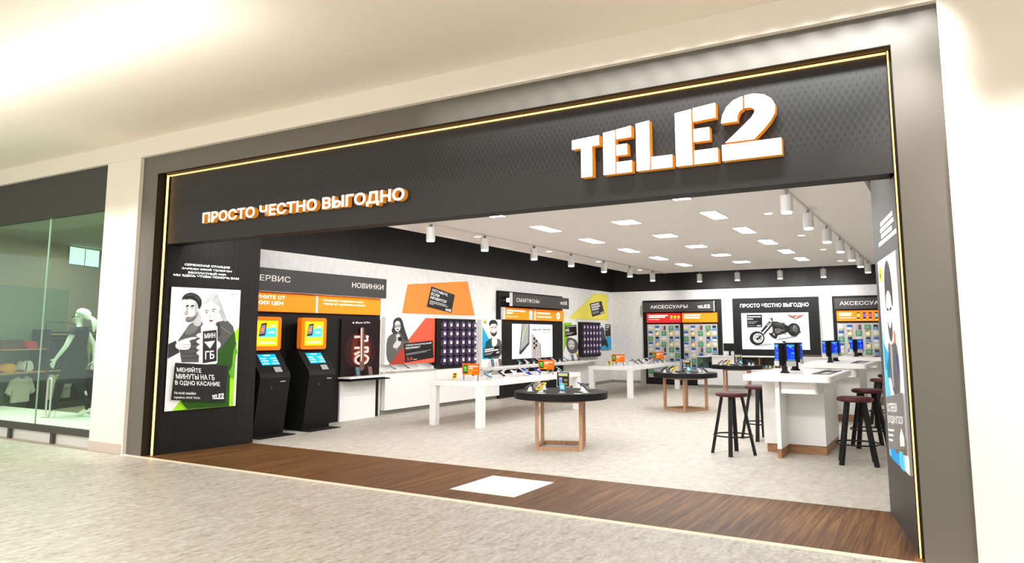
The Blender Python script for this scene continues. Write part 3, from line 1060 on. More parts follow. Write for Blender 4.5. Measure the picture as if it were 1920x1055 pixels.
def case_rack(label, clabel, grp, u0, u1, v0, v1, cols, rows, wf, shown):
    t = thing('case_rack', label, 'display rack', tuple(FL @ Vector(((u0 + u1) / 2, v0, 0))))
    MB(FL).box(u0, u1, v0, v1, -.055, wf, M_BLACK2).build('board', t, True)
    mb = MB(FL)
    for c in cols:
        for r in rows:
            mb.box(c - .012, c + .012, r + .088, r + .094, wf, wf + .035, M_STEEL)
    h = mb.build('hook_row', t, True)
    first = None
    for c in cols:
        for r in rows:
            loc = FL @ Vector((c, r, wf))
            if first is None:
                first = thing('case_pack', clabel, 'phone case pack', loc, 0, grp)
                P = Matrix(((0, 0, 1, 0), (1, 0, 0, 0), (0, 1, 0, 0), (0, 0, 0, 1)))
                MB(P).box(-.062, .07, -.078, .078, .001, .03, mat((66, 46, 88), .4, var=.15, scale=20)).build('pack', first)
                MB(P).box(-.062, .07, .045, .08, .0302, .032, mat((92, 78, 132), .4)).build('card_header', first)
                MB(P).box(-.02, .055, -.015, .045, .0302, .032, flat((240, 236, 244), 0)).build('price_label', first)
                MB(P).box(-.10, -.065, -.055, .06, .001, .02, mat((74, 58, 52), .5)).build('case', first)
            else:
                dup(first, loc)
    return t


case_rack('black rack of purple phone cases beside the coral poster', 'small purple case pack hooked on the rack beside the coral poster', 'purple cases on the near rack',
          6.76, 8.22, .80, 1.835, [6.99 + .232 * i for i in range(6)], [1.685, 1.50, 1.315, 1.13, .945], .07, 30)
case_rack('black rack of purple phone cases between green and blue posters', 'small purple case pack hooked on the far rack before the wall corner', 'purple cases on the far rack',
          13.68, 15.15, .85, 1.86, [13.93 + .222 * i for i in range(6)], [1.70, 1.525, 1.345, 1.165, .985], .07, 30)

# orange and yellow wall shapes with tilted black squares
def wall_shape(name, label, pts, rgb, sq, lines, logo_at):
    t = thing(name, label, 'wall sign', tuple(FL @ Vector((sum(p[0] for p in pts) / len(pts), min(p[1] for p in pts), -.05))))
    MB(FL).prism(pts, -.058, -.045, mat(rgb, .5, var=.01)).build('panel', t, True)
    mb = MB(FL)
    mb.prism(sq, -.0448, -.038, mat((14, 14, 14), .5))
    A = Art(mb, ((0, 0), (100, 0), (100, 100), (0, 100)), (0, 1, 0, 1), -.0378, emit=.1)
    a, b_, c, d = [Vector(p) for p in sq]     # TL TR BR BL
    A.map = lambda p: tuple((a * (1 - p[0] / 100) + b_ * (p[0] / 100)) * (1 - p[1] / 100) + (d * (1 - p[0] / 100) + c * (p[0] / 100)) * (p[1] / 100))
    for body, x0, y0, x1, y1 in lines:
        if body:
            A.t(WHT, body, x0, y0, x1, y1)
        else:
            A.bar((210, 210, 210), x0, y0, x1, y1)
    art_logo(A, WHT, *logo_at)
    mb.build('square', t, True)


wall_shape('wall_sign', 'orange slanted four sided wall sign with tilted black square', [(5.93, 2.50), (8.06, 2.69), (8.36, 1.93), (5.77, 1.92)], (255, 140, 50),
           [(6.70, 2.50), (7.56, 2.36), (7.43, 1.965), (6.55, 2.07)],
           [('ОСТАВЬТЕ,', 5, 8, 72, 22), ('ЕСЛИ', 5, 26, 38, 40), ('НРАВИТСЯ', 5, 44, 70, 58), (None, 6, 66, 72, 69), (None, 6, 73, 80, 76), (None, 6, 80, 24, 83)], (72, 82, 96, 96))
wall_shape('wall_sign', 'yellow wedge shaped wall sign near the corner with tilted black square', [(14.99, 2.74), (16.02, 2.77), (15.99, 1.95), (13.20, 1.95)], (238, 224, 84),
           [(14.63, 2.42), (15.51, 2.53), (15.72, 2.16), (14.81, 2.03)],
           [(None, 6, 8, 74, 20), (None, 6, 26, 78, 38), (None, 6, 44, 64, 56), (None, 6, 68, 60, 71), (None, 6, 78, 56, 81)], (66, 82, 94, 96))

# blue poster of a bearded man (sketch 150..390 x 430..890)
t = board('wall_poster', 'blue and white poster of a bearded man, left of the smartphone unit', FL, 8.50, 9.36, .72, 1.85, -.055, .06)
mb, A = poster_art(t, FL, (8.52, 9.36, .94, 1.85), .0605, ((152, 430), (388, 430), (388, 880), (152, 890)))
A.p((240, 238, 232), [(152, 430), (388, 430), (388, 880), (152, 890)])
A.p((38, 164, 214), [(152, 515), (282, 740), (300, 889), (152, 890)])
A.p((206, 176, 20), [(165, 448), (200, 448), (200, 482), (165, 482)])
A.p((90, 92, 90), [(195, 690), (245, 650), (300, 640), (350, 655), (388, 680), (388, 880), (230, 886), (185, 740)], 1)
A.p((18, 84, 96), [(195, 690), (240, 655), (262, 700), (282, 745), (270, 886), (225, 888), (186, 745)])
A.p((236, 232, 228), [(262, 650), (300, 620), (330, 640), (335, 720), (270, 760)], 1)
A.p((224, 220, 216), [(238, 500), (262, 455), (310, 455), (334, 500), (328, 580), (300, 630), (262, 615), (242, 560)], 1)
A.p((70, 66, 64), [(242, 560), (262, 585), (300, 590), (330, 560), (326, 600), (298, 634), (260, 618)], 1)
A.p((48, 46, 46), [(230, 510), (232, 460), (262, 434), (312, 436), (336, 470), (334, 520), (318, 478), (262, 480), (244, 500)], 1)
A.p((40, 40, 40), line((252, 525), (276, 523), 7)).p((40, 40, 40), line((294, 522), (320, 520), 7))
A.p((22, 22, 22), [(168, 765), (358, 735), (362, 845), (172, 875)])
A.bar(WHT, 176, 775, 290, 790, -.16).bar(WHT, 176, 797, 345, 812, -.16).bar((190, 190, 190), 180, 826, 280, 832, -.16).bar((190, 190, 190), 180, 840, 260, 846, -.16)
art_logo(A, WHT, 315, 800, 352, 825, -.16)
mb.build('print', t, True)

# green poster (sketch 1120..1280 x 462..790)
t = board('wall_poster', 'green and grey poster with 0% box, right of the smartphone unit', FL, 12.72, 13.66, .79, 1.85, -.055, .02)
mb, A = poster_art(t, FL, (12.74, 13.66, .86, 1.83), .0205, ((1122, 464), (1283, 464), (1283, 850), (1122, 850)))
A.p((238, 236, 232), [(1122, 464), (1283, 464), (1283, 850), (1122, 850)])
A.p((140, 196, 30), [(1122, 464), (1215, 464), (1122, 790)])
A.p((88, 86, 86), [(1150, 640), (1180, 625), (1230, 640), (1262, 660), (1283, 700), (1283, 780), (1230, 815), (1180, 800), (1145, 730)], 1)
A.p((206, 202, 198), [(1165, 690), (1195, 650), (1235, 670), (1245, 720), (1220, 765), (1185, 755)], 1)
A.p((40, 40, 40), ell(1190, 700, 9, 5)).p((40, 40, 40), ell(1225, 705, 9, 5)).p((90, 40, 40), [(1188, 735), (1222, 738), (1205, 752)])
A.p((210, 206, 202), [(1180, 800), (1230, 815), (1225, 835), (1180, 830)])
A.p((18, 18, 18), [(1136, 500), (1264, 484), (1268, 602), (1140, 622)])
A.bar((200, 200, 200), 1146, 508, 1256, 516, -.12)
A.t(WHT, '0%', 1142, 532, 1182, 566, slope=-.1)
A.bar((190, 190, 190), 1146, 580, 1230, 586, -.12).bar((190, 190, 190), 1146, 594, 1205, 600, -.12)
A.p((224, 184, 20), [(1252, 797), (1275, 797), (1275, 822), (1252, 822)])
mb.build('print', t, True)

# second blue poster near the corner
t = board('wall_poster', 'small blue poster with a dark boot at the wall corner', FL, 15.20, 16.16, 1.03, 1.83, -.055, -.01)
mb, A = poster_art(t, FL, (15.20, 16.16, 1.03, 1.83), -.0095, ((1540, 475), (1672, 478), (1678, 775), (1545, 778)))
A.p((228, 228, 226), [(1540, 475), (1672, 478), (1678, 775), (1545, 778)])
A.p((38, 160, 214), [(1560, 630), (1675, 625), (1678, 775), (1545, 778)])
A.p((70, 72, 74), [(1545, 530), (1570, 510), (1600, 530), (1605, 640), (1640, 700), (1635, 750), (1610, 720), (1560, 740), (1550, 650)], 1)
A.p((30, 34, 40), [(1560, 680), (1620, 640), (1645, 740), (1630, 756), (1605, 715), (1570, 740)], 1)
A.p((40, 40, 42), [(1608, 480), (1668, 482), (1668, 622), (1608, 625)])
A.bar((220, 220, 220), 1614, 492, 1660, 504).bar((220, 220, 220), 1614, 514, 1650, 526).bar((200, 200, 200), 1614, 540, 1636, 550)
mb.build('print', t, True)

# smartphone wall unit
su = thing('smartphone_wall_unit', 'black wall unit with header СМАРТФОНЫ and a bright phone screen wall', 'wall unit', (-9.3, 10.9, 0))
MB(FL).box(9.30, 12.66, 0.0, 2.545, -.055, .03, M_BLACK).build('back_panel', su, True)
mb = MB(FL)
mb.box(9.36, 12.40, 2.18, 2.475, .325, .36, M_CHAR)
mb.text('СМАРТФОНЫ', 9.56, 10.70, 2.27, 2.375, flat((226, 220, 210)), .3612, bold=.004)
logo(mb, 11.86, 12.28, 2.295, 2.385, flat((220, 216, 208)), .3612)
mb.build('header', su, True)
MB(FL).box(9.33, 9.355, 2.17, 2.49, .30, .365, mat((236, 232, 226), .4)).build('header_cheek', su, True)
for _u in (9.5, 12.2):
    MB(FL).box(_u, _u + .03, 2.30, 2.34, .03, .3245, M_STEEL).build('header_bracket', su, True)
MB(FL).box(9.362, 9.40, 2.27, 2.36, .20, .3245, M_LENS).build('header_lamp', su, True)


def smart_extra(mb, w):
    mb.poly(rrect(10.62, 1.88, 10.76, 2.10, .02), w, flat((250, 250, 250), .8))
    mb.poly(rrect(10.66, 1.90, 10.73, 2.00, .01), w + .001, flat((70, 160, 200), .8))


def smart_extra2(mb, w):
    mb.poly(ell(12.22, 2.0, .10, .10, 20), w, flat((255, 240, 226), .8))
    mb.poly(ell(12.22, 2.0, .04, .04, 12), w + .001, flat((250, 130, 40), .8))


orange_box(su, FL, 9.42, 10.86, 1.86, 2.145, .03, .12, [(None, 9.50, 10.40, 2.06, 2.095), (None, 9.50, 9.78, 2.0, 2.035), (None, 9.50, 10.05, 1.925, 1.935)], extra=smart_extra)
orange_box(su, FL, 10.95, 12.56, 1.86, 2.145, .03, .12, [(None, 11.02, 11.75, 2.03, 2.065), (None, 11.02, 11.9, 1.965, 1.975), (None, 11.02, 11.8, 1.935, 1.945)], extra=smart_extra2)
MB(FL).box(10.87, 10.94, 1.86, 2.15, .03, .13, M_WHITE2).build('divider', su, True)
MB(FL).box(9.38, 9.415, 1.86, 2.15, .03, .13, M_WHITE2).build('divider', su, True)
mb = MB(FL)
A = Art(mb, ((533, 478), (1000, 484), (1000, 860), (533, 886)), (9.90, 12.04, .905, 1.762), .033, emit=.25)
mb.box(9.895, 12.045, .90, 1.767, .0302, .033, M_BLACK)
A.p((238, 239, 241), [(533, 478), (1000, 484), (1000, 860), (533, 886)])
A.p((92, 92, 94), [(640, 480), (728, 482), (722, 712), (628, 832), (608, 825), (614, 770)])
A.p((160, 160, 162), [(648, 481), (714, 482), (708, 690), (630, 800), (622, 780)])
A.p((200, 206, 120), [(690, 484), (697, 484), (660, 600), (638, 690), (634, 680), (655, 590)])
A.p((60, 60, 62), [(612, 800), (722, 690), (722, 712), (628, 832), (608, 828)])
A.p((178, 172, 166), [(745, 595), (765, 600), (842, 700), (846, 862), (748, 872)])
A.p((150, 144, 138), [(842, 700), (856, 715), (858, 860), (846, 862)])
for x, y in ((777, 650), (776, 702), (778, 757), (802, 678), (800, 728)):
    A.p((26, 26, 28), ell(x, y, 11, 17, 14))
A.t((26, 26, 28), 'Galaxy S24+  S24 Ultra', 748, 532, 970, 558, bold=.008)
A.t((90, 110, 190), 'Galaxy AI', 865, 570, 970, 582, bold=.004)
A.p((60, 60, 62), line((785, 482), (785, 868), 2))
mb.build('screen', su, True)

# long white ledge under posters and screen wall
lg = thing('wall_counter', 'long white wall ledge under the smartphone screen wall', 'counter', (-9.2, 11.2, 0))
mb = MB(FL)
mb.box(8.50, 13.66, .735, .765, .062, .40, M_WHITE2)
mb.box(8.50, 13.66, .70, .7349, .062, .38, M_WHITE2)
mb.build('ledge', lg, True)
MB(FL).box(12.68, 14.75, 0.09, .70, -.055, .06, M_WHITE).build('side_cabinet', lg, True)
MB(FL).box(13.66, 14.8, .735, .765, .072, .30, M_WHITE2).build('ledge', lg, True)
# low cabinet under the coral poster
lc = thing('low_cabinet', 'low white wall cabinet with a ledge under the coral poster', 'cabinet', (-9.28, 6.6, 0))
MB(FL).box(5.17, 6.74, .086, .80, -.034, .05, M_WHITE).build('body', lc, True)
MB(FL).box(6.76, 8.48, .086, .78, -.034, .045, M_WHITE).build('body', lc, True)
MB(FL).box(8.50, 9.28, .086, .695, -.034, .05, M_WHITE).build('body', lc, True)
MB(FL).box(5.17, 6.74, .80, .806, -.05, .10, M_WHITE2).build('ledge', lc, True)

# ------------------------------------------------------------------ back wall units
ACC = []


def accessory_unit(label, u0, u1, boxes, pegs, hdr_txt, hdr_end, with_logo):
    t = thing('accessory_wall_unit', label, 'wall unit', tuple(FB @ Vector(((u0 + u1) / 2, 0, 0))))
    MB(FB).box(u0, u1, .03, 2.545, -.055, .03, M_BLACK).build('back_panel', t, True)
    MB(FB).box(u0, u1, 0, .12, .031, .10, M_DEEP).build('plinth', t, True)
    mb = MB(FB)
    mb.box(u0 + .08, hdr_end, 2.18, 2.475, .19, .22, M_CHAR)
    mb.text('АКСЕССУАРЫ', hdr_txt[0], hdr_txt[1], 2.285, 2.39, flat((230, 226, 220)), .2212, bold=.015)
    if with_logo:
        logo(mb, -6.48, -6.10, 2.275, 2.385, flat((230, 226, 220)), .2212)
    mb.build('header', t, True)
    MB(FB).box(hdr_end + .002, hdr_end + .02, 2.17, 2.485, .17, .225, mat((236, 232, 226), .4)).build('header_cheek', t, True)
    MB(FB).box(hdr_end - .03, hdr_end - .001, 2.28, 2.35, .10, .1895, M_LENS).build('header_lamp', t, True)
    for _u in (u0 + .3, hdr_end - .3):
        MB(FB).box(_u, _u + .03, 2.30, 2.34, .031, .1895, M_STEEL).build('header_bracket', t, True)
    for (a, bq, rgb, lines, ex) in boxes:
        orange_box(t, FB, a, bq, 1.86, 2.145, .031, .12, lines, rgb, ex)
    for a, bq in pegs:
        mb = MB(FB)
        mb.box(a, bq, .20, 1.815, .031, .045, mat((176, 172, 166), .5))
        n = 44
        for k in range(n):
            z = .22 + k * (1.58 / n)
            mb.box(a, bq, z, z + .020, .0451, .050, mat((206, 203, 198), .45))
        mb.build('slat_board', t, True)
    return t


def red_extra(mb, w):
    for i in range(3):
        mb.poly(ell(-7.32 + .11 * i, 2.03, .04, .045, 12), w, flat((255, 196, 40), .8))
        mb.poly([(-7.36 + .11 * i, 1.955), (-7.29 + .11 * i, 1.955), (-7.29 + .11 * i, 1.968), (-7.36 + .11 * i, 1.968)], w, flat((255, 170, 150), .8))


def phones_extra(mb, w):
    for i, c in enumerate(((230, 200, 90), (120, 90, 220), (190, 80, 140), (90, 190, 200), (120, 140, 220))):
        x = -2.14 + .145 * i
        mb.poly(rrect(x - .035, 1.92, x + .035, 2.09, .01), w, flat((26, 24, 30), .3))
        mb.poly([(x - .028, 1.96), (x + .028, 1.96), (x + .028, 2.06), (x - .028, 2.06)], w + .001, flat(c, .6))
        mb.poly([(x - .03, 1.885), (x + .03, 1.885), (x + .03, 1.897), (x - .03, 1.897)], w, flat((255, 220, 190), .6))


PEG_L = (-8.12, -7.09)
PEG_M = (-6.98, -5.96)
PEG_R = (-2.69, -1.66)
accessory_unit('black accessory unit with red and orange light boxes, left on the back wall', -8.26, -5.84,
               [(-8.11, -7.05, (236, 36, 40), [(None, -8.05, -7.43, 2.06, 2.09), (None, -8.05, -7.52, 2.01, 2.04), (None, -8.05, -7.7, 1.95, 1.96)], red_extra),
                (-6.99, -5.94, M_ORANGE, [(None, -6.93, -6.42, 2.06, 2.10), (None, -6.93, -6.45, 1.98, 2.03)], None)],
               [PEG_L, PEG_M], (-7.95, -6.78), -6.0, True)
accessory_unit('black accessory unit right of the motorcycle poster on the back wall', -2.79, -0.9,
               [(-2.68, -1.50, M_ORANGE, [(None, -2.62, -2.30, 2.05, 2.085), (None, -2.62, -2.32, 2.0, 2.035), (None, -2.62, -2.2, 1.94, 1.95)], phones_extra)],
               [PEG_R, (-1.55, -1.0)], (-2.58, -1.36), -1.05, False)

# hanging accessory packs, five kinds
KINDS = {
    'b': ('blue and white accessory pack', [(-.068, .068, 0, .066, (60, 118, 182)), (-.056, .05, -.066, -.006, (222, 222, 220)), (-.03, .045, .02, .05, (34, 74, 140))]),
    'g': ('green accessory pack', [(-.072, .072, -.066, .064, (52, 134, 74)), (-.04, .04, -.04, .035, (140, 180, 140)), (-.028, .03, -.025, .008, (90, 150, 180))]),
    'y': ('yellow accessory pack', [(-.06, .06, -.066, .06, (208, 178, 84)), (-.044, .04, -.056, .036, (234, 224, 180)), (-.06, .0, .045, .066, (40, 38, 38))]),
    'w': ('clear and lime accessory pack', [(-.06, .06, -.066, .064, (206, 206, 198)), (-.056, .056, -.064, -.034, (196, 204, 116)), (-.026, .026, -.015, .035, (222, 220, 214))]),
    'r': ('dark red and grey accessory pack', [(-.065, .0, -.066, .064, (176, 168, 160)), (.003, .065, -.066, .064, (92, 48, 54))]),
    'k': ('black and blue accessory pack', [(-.055, .05, .004, .066, (30, 32, 40)), (-.06, .062, -.066, -.002, (84, 138, 192)), (-.045, .02, -.045, -.028, (150, 186, 216))]),
}
PAT = [['w', 'b', 'r', 'g', 'k'], ['b', 'y', 'g', 'y', 'w'], ['g', 'k', 'w', 'k', 'b'], ['b', 'y', 'g', 'y', 'w'], ['w', 'b', 'r', 'g', 'k'],
       ['k', 'w', 'b', 'w', 'g'], ['y', 'g', 'w', 'k', 'b'], ['b', 'k', 'g', 'y', 'w'], ['g', 'w', 'b', 'r', 'k']]
BOARDN = {'L': 'slat board under the red light box', 'M': 'slat board left of the motorcycle poster', 'R': 'slat board right of the motorcycle poster'}
PBASE = {}
for bn, (a, bq), xs in (('L', PEG_L, (.10, .31, .51, .74, .92)), ('M', PEG_M, (.08, .29, .51, .74, .92)), ('R', PEG_R, (.09, .30, .51, .73, .92))):
    for r in range(9):
        z = 1.70 - r * .165
        for c in range(5):
            kd = PAT[r][c]
            loc = FB @ Vector((a + xs[c] * (bq - a), z, .052))
            lab = '%s hanging on the %s' % (KINDS[kd][0], BOARDN[bn])
            if kd not in PBASE:
                t = thing('accessory_pack', lab, 'accessory pack', loc)
                P = frame((0, 0, 0), (1, 0, 0), (0, 0, 1))
                for i, (x0, x1, z0, z1, rgb) in enumerate(KINDS[kd][1]):
                    MB(P).box(x0, x1, z0, z1, .001 + .008 * (i > 0) * 2, .018 + .004 * i, mat(rgb, .4)).build(('pack', 'card', 'insert')[i], t)
                MB(P).box(-.03, .03, .068, .088, .001, .006, mat((206, 196, 214), .4)).build('hang_tab', t)
                PBASE[kd] = t
            else:
                t = dup(PBASE[kd], loc)
            t['label'] = lab
            t['group'] = '%ss on the %s' % (KINDS[kd][0], BOARDN[bn])

# motorcycle panel
mo = thing('motorcycle_poster', 'large black framed poster of a black chopper motorcycle on the back wall', 'poster', tuple(FB @ Vector((-4.3, .88, 0))))
MB(FB).box(-5.49, -3.14, .9, 2.545, -.055, .06, M_BLACK).build('board', mo, True)
mb = MB(FB)
mb.text('ПРОСТО ЧЕСТНО ВЫГОДНО', -5.27, -3.39, 2.255, 2.385, flat(WHT, .3), .0612, bold=.025)
mb.build('heading', mo, True)
mb = MB(FB)
A = Art(mb, ((65, 90), (1722, 72), (1745, 990), (90, 990)), (-5.25, -3.41, 1.08, 2.115), .0605, emit=.22)
A.p((198, 198, 198), [(65, 90), (1722, 72), (1745, 990), (90, 990)])
A.p((178, 177, 177), [(66, 90), (1722, 72), (1728, 420), (75, 400)])
A.p((218, 218, 218), [(74, 480), (1735, 560), (1745, 990), (90, 990)])
A.p((160, 160, 160), [(370, 900), (480, 850), (860, 840), (830, 890), (420, 930)], 1)
A.p((146, 146, 146), [(920, 740), (1250, 670), (1480, 640), (1420, 690), (1000, 780)], 1)
A.p((22, 22, 22), [(215, 132), (595, 132), (598, 442), (220, 448)])
A.bar((230, 230, 230), 232, 170, 565, 192).bar((230, 230, 230), 232, 225, 370, 246)
for k in range(3):
    A.bar((120, 120, 120), 240, 294 + 26 * k, 490 - 40 * k, 306 + 26 * k)
A.bar((110, 110, 110), 240, 400, 420, 412)
A.bar((235, 235, 235), 465, 396, 570, 416)
A.p((136, 88, 70), [(1215, 135), (1290, 140), (1340, 160), (1420, 140), (1500, 158), (1560, 138), (1622, 130), (1540, 195), (1420, 245), (1310, 205)])
A.p((196, 160, 140), [(1360, 172), (1420, 156), (1480, 170), (1425, 222)])
A.p((90, 54, 44), [(1330, 200), (1420, 150), (1430, 160), (1350, 210)])
BK, D1, D2, D3 = (26, 26, 26), (48, 47, 46), (78, 76, 74), (120, 118, 114)
A.p(BK, ell(465, 715, 188, 172, 36, .3))
A.p((206, 204, 198), ell(492, 712, 128, 118, 30))
A.p((150, 146, 138), ell(492, 712, 100, 92, 24))
A.p((214, 212, 206), [(400, 700), (480, 650), (520, 680), (540, 800), (430, 800)], 1)
A.p(BK, [(440, 720), (500, 680), (590, 620), (560, 690), (510, 760), (450, 760)])
for k in range(7):
    a0 = .4 + k * .9
    A.p(D2, line((492, 712), (492 + 118 * math.cos(a0), 712 + 108 * math.sin(a0)), 10))
A.p(BK, [(555, 548), (765, 300), (815, 305), (800, 345), (595, 570)])
A.p(BK, [(600, 660), (640, 580), (850, 340), (870, 380), (660, 610)])
A.p(D3, [(700, 395), (760, 330), (790, 350), (740, 430)])
A.p((150, 148, 144), line((610, 600), (700, 480), 10))
A.p(BK, [(770, 205), (830, 228), (850, 200), (862, 270), (845, 300), (825, 250)])
A.p(BK, [(840, 300), (960, 300), (1110, 350), (1180, 380), (1230, 430), (1250, 540), (1150, 590), (980, 640), (960, 700), (930, 735), (830, 680), (740, 575), (800, 590), (870, 560), (850, 430), (820, 360)])
A.p(D1, [(870, 320), (1060, 350), (1160, 400), (1140, 460), (1000, 420), (880, 400)], 1)
A.p(D2, [(900, 330), (1030, 352), (1100, 385), (1000, 380)], 1)
A.p(D2, [(920, 470), (1010, 450), (1080, 520), (1060, 580), (960, 610), (900, 560)], 1)
A.p(D1, [(1060, 470), (1170, 460), (1230, 520), (1130, 570)], 1)
A.p((176, 174, 170), [(820, 480), (850, 430), (860, 560), (830, 570)])
for p in ((930, 500), (985, 560), (1040, 500), (900, 640), (870, 600), (1100, 520)):
    A.p(D3, ell(p[0], p[1], 22, 16, 10))
A.p((170, 168, 164), ell(890, 610, 18, 20, 10)).p(D3, ell(1170, 610, 20, 22, 10)).p(D2, ell(1035, 690, 14, 18, 8))
A.p(BK, ell(1370, 500, 150, 160, 34))
A.p(D1, ell(1385, 495, 110, 120, 28))
A.p(D2, ell(1400, 480, 66, 82, 20))
A.p(BK, ell(1350, 590, 60, 50, 18))
A.p(D3, [(1380, 390), (1410, 400), (1395, 470), (1370, 460)])
A.p(BK, [(1080, 335), (1130, 325), (1175, 345), (1120, 352)]).p(BK, [(1160, 390), (1240, 400), (1250, 520), (1180, 540)])
A.p(BK, [(1480, 520), (1520, 530), (1550, 590), (1500, 565)])
A.p(D1, ell(1132, 800, 46, 22, 14))
A.p((70, 70, 72), line((865, 80), (865, 990), 4))
mb.build('screen', mo, True)

# ------------------------------------------------------------------ ceiling lights
panels = []
plab = {-5.8: 'left', -4.35: 'middle', -2.95: 'right'}
ordn = ['nearest', 'second', 'third', 'fourth', 'fifth', 'rearmost']
firstp = {}
for ix, (cx, hx, hy) in enumerate(((-5.80, .115, .37), (-4.35, .175, .20), (-2.95, .115, .37))):
    for iy in range(1 if ix == 1 else 0, 6):
        cy = 3.27 + 1.88 * iy
        lab = 'recessed white ceiling light panel, %s in the %s row' % (ordn[5 if iy == 5 else iy - (ix == 1)], plab[cx])
        if ix not in firstp:
            t = thing('ceiling_light', lab, 'ceiling light', (cx, cy, ZC), 0, 'recessed ceiling panels')
            mb = MB()
            for x0, x1, y0, y1 in ((-hx - .02, -hx, -hy - .02, hy + .02), (hx, hx + .02, -hy - .02, hy + .02), (-hx, hx, -hy - .02, -hy), (-hx, hx, hy, hy + .02)):
                mb.box(x0, x1, y0, y1, -.006, -.0005, M_GREYPL)
            mb.build('rim', t)
            MB().box(-hx, hx, -hy, hy, -.004, -.0008, M_PANEL).build('diffuser', t)
            firstp[ix] = t
        else:
            t = dup(firstp[ix], (cx, cy, ZC))
        t['label'] = lab
fd = None
for cx, sd in ((-7.34, 'left'), (-2.22, 'right')):
    for i, cy in enumerate((5.4, 8.2, 10.8, 13.6)):
        lab = 'tiny round ceiling downlight, %s along the %s side' % (('nearest', 'second', 'third', 'rearmost')[i], sd)
        if fd is None:
            fd = thing('downlight', lab, 'downlight', (cx, cy, ZC), 0, 'round ceiling downlights')
            MB().lathe([(.075, -.0005), (.075, -.008), (.06, -.008)], M_WHITE2, 20).build('rim', fd)
            MB().lathe([(.06, -.004), (.0005, -.004)], M_LENS, 20).build('lens', fd)
        else:
            dup(fd, (cx, cy, ZC), 0, lab)

# track spots
for cx, sd in ((-7.07, 'left'), (-1.65, 'right')):
    t = MB().box(cx - .015, cx + .015, 3.3, 14.9, ZC - .02, ZC - .0005, mat((206, 200, 190), .4)).build('light_track')
    tag(t, 'pale ceiling track carrying the %s line of spotlights' % sd, 'light track')
fs_ = None


def make_spot(lab, loc):
    t = thing('track_spotlight', lab, 'spotlight', loc, 0, 'cylinder track spotlights')
    mb = MB()
    mb.lathe([(.0005, -.075), (.068, -.075), (.072, -.08), (.072, -.275), (.066, -.28), (.0005, -.28)], M_GREYPL, 24)
    mb.build('housing', t)
    MB().box(-.012, .012, -.03, .03, -.074, -.021, mat((120, 118, 114), .4)).build('bracket', t)
    MB().lathe([(.062, -.281), (.06, -.30), (.0005, -.30)], M_LENS, 24).build('lens', t)
    return t


ordn7 = ['nearest', 'second', 'third', 'fourth', 'fifth', 'sixth', 'rearmost']
for cx, sd in ((-7.07, 'left'), (-1.65, 'right')):
    for i, cy in enumerate((3.62, 5.22, 7.04, 8.72, 10.5, 12.17, 13.86)):
        lab = 'white cylinder spotlight, %s on the %s ceiling track' % (ordn7[i], sd)
        if fs_ is None:
            fs_ = make_spot(lab, (cx, cy, ZC))
        else:
            dup(fs_, (cx, cy, ZC), 0, lab)
for i, cx in enumerate((-6.05, -5.0, -3.87, -2.79)):
    dup(fs_, (cx, 14.88, ZC), 0, 'white cylinder spotlight in the back ceiling row, %s from the left' % ('first', 'second', 'third', 'fourth')[i])
for y in (3.62, 5.22, 7.04, 8.72, 10.5, 12.17, 13.86):
    lamp('wall_wash', 'SPOT', (-7.07, y, ZC - .32), 115, (1, .99, .98), target=(-9.3, y, 2.15), size=.08, spot=1.9, blend=.9)
for x in (-6.05, -5.0, -3.87, -2.79):
    lamp('wall_wash', 'SPOT', (x, 14.88, ZC - .32), 150, (1, 1, 1), target=(x, 16.3, 2.15), size=.08, spot=2.0, blend=.9)

lamp('wall_wash', 'SPOT', (-7.07, 14.6, ZC - .32), 130, (1, 1, 1), target=(-8.9, 16.3, 1.9), size=.08, spot=1.7, blend=.9)  # extra lamp with no fixture, added to brighten the back left corner

# ------------------------------------------------------------------ display phones
PH = {}


def make_display(kind):
    """device tilted on a short post; faces -y"""
    w, l, body, scr, fr_ = {
        'dark': (.075, .155, (30, 28, 30), (46, 40, 44), None),
        'teal': (.075, .155, (44, 44, 52), (70, 150, 170), None),
        'white': (.075, .155, (226, 226, 228), (168, 196, 206), None),
        'yellow': (.08, .16, (222, 206, 40), (84, 62, 40), None),
        'blue': (.075, .155, (44, 60, 170), (58, 74, 190), None),
        'tablet': (.19, .26, (238, 238, 240), (34, 50, 110), None),
    }[kind]
    t = thing('display_phone' if kind != 'tablet' else 'display_tablet', None, 'phone' if kind != 'tablet' else 'tablet')
    st = MB()
    st.lathe([(.0005, .002), (.032, .002), (.034, .008), (.030, .012), (.026, .07), (.0005, .07)], M_WHITE, 16)
    st.build('stand', t)
    st = MB().lathe([(.0005, .0), (.055, .0), (.055, .002), (.0005, .002)], M_GREYPL, 20).build('foot', t)
    a = math.radians(32)
    F = frame((0, 0, .082), (1, 0, 0), (0, math.cos(a), math.sin(a)))
    mb = MB(F)
    mb.prism(rrect(-w / 2, -l / 2, w / 2, l / 2, .01, 3), -.010, 0.0, mat(body, .35))
    mb.build('body', t)
    mb = MB(F)
    e = .006 if kind not in ('tablet', 'yellow') else .016
    mb.box(-w / 2 + e, w / 2 - e, -l / 2 + e, l / 2 - e, 0.0002, .0012, flat(scr, .35, .15))
    if kind in ('teal', 'white', 'yellow', 'tablet'):
        c2 = {'teal': (190, 220, 226), 'white': (230, 120, 120), 'yellow': (190, 120, 60), 'tablet': (120, 160, 220)}[kind]
        mb.box(-w * .25, w * .2, -l * .1, l * .1, .0014, .002, flat(c2, .3))
    mb.build('screen', t)
    return t


def phone(kind, loc, rz, label, group):
    if kind not in PH:
        t = PH[kind] = make_display(kind)
        t.location = loc
        t.rotation_euler = (0, 0, rz)
    else:
        t = dup(PH[kind], loc, rz)
    t['label'] = label
    t['group'] = group
    return t


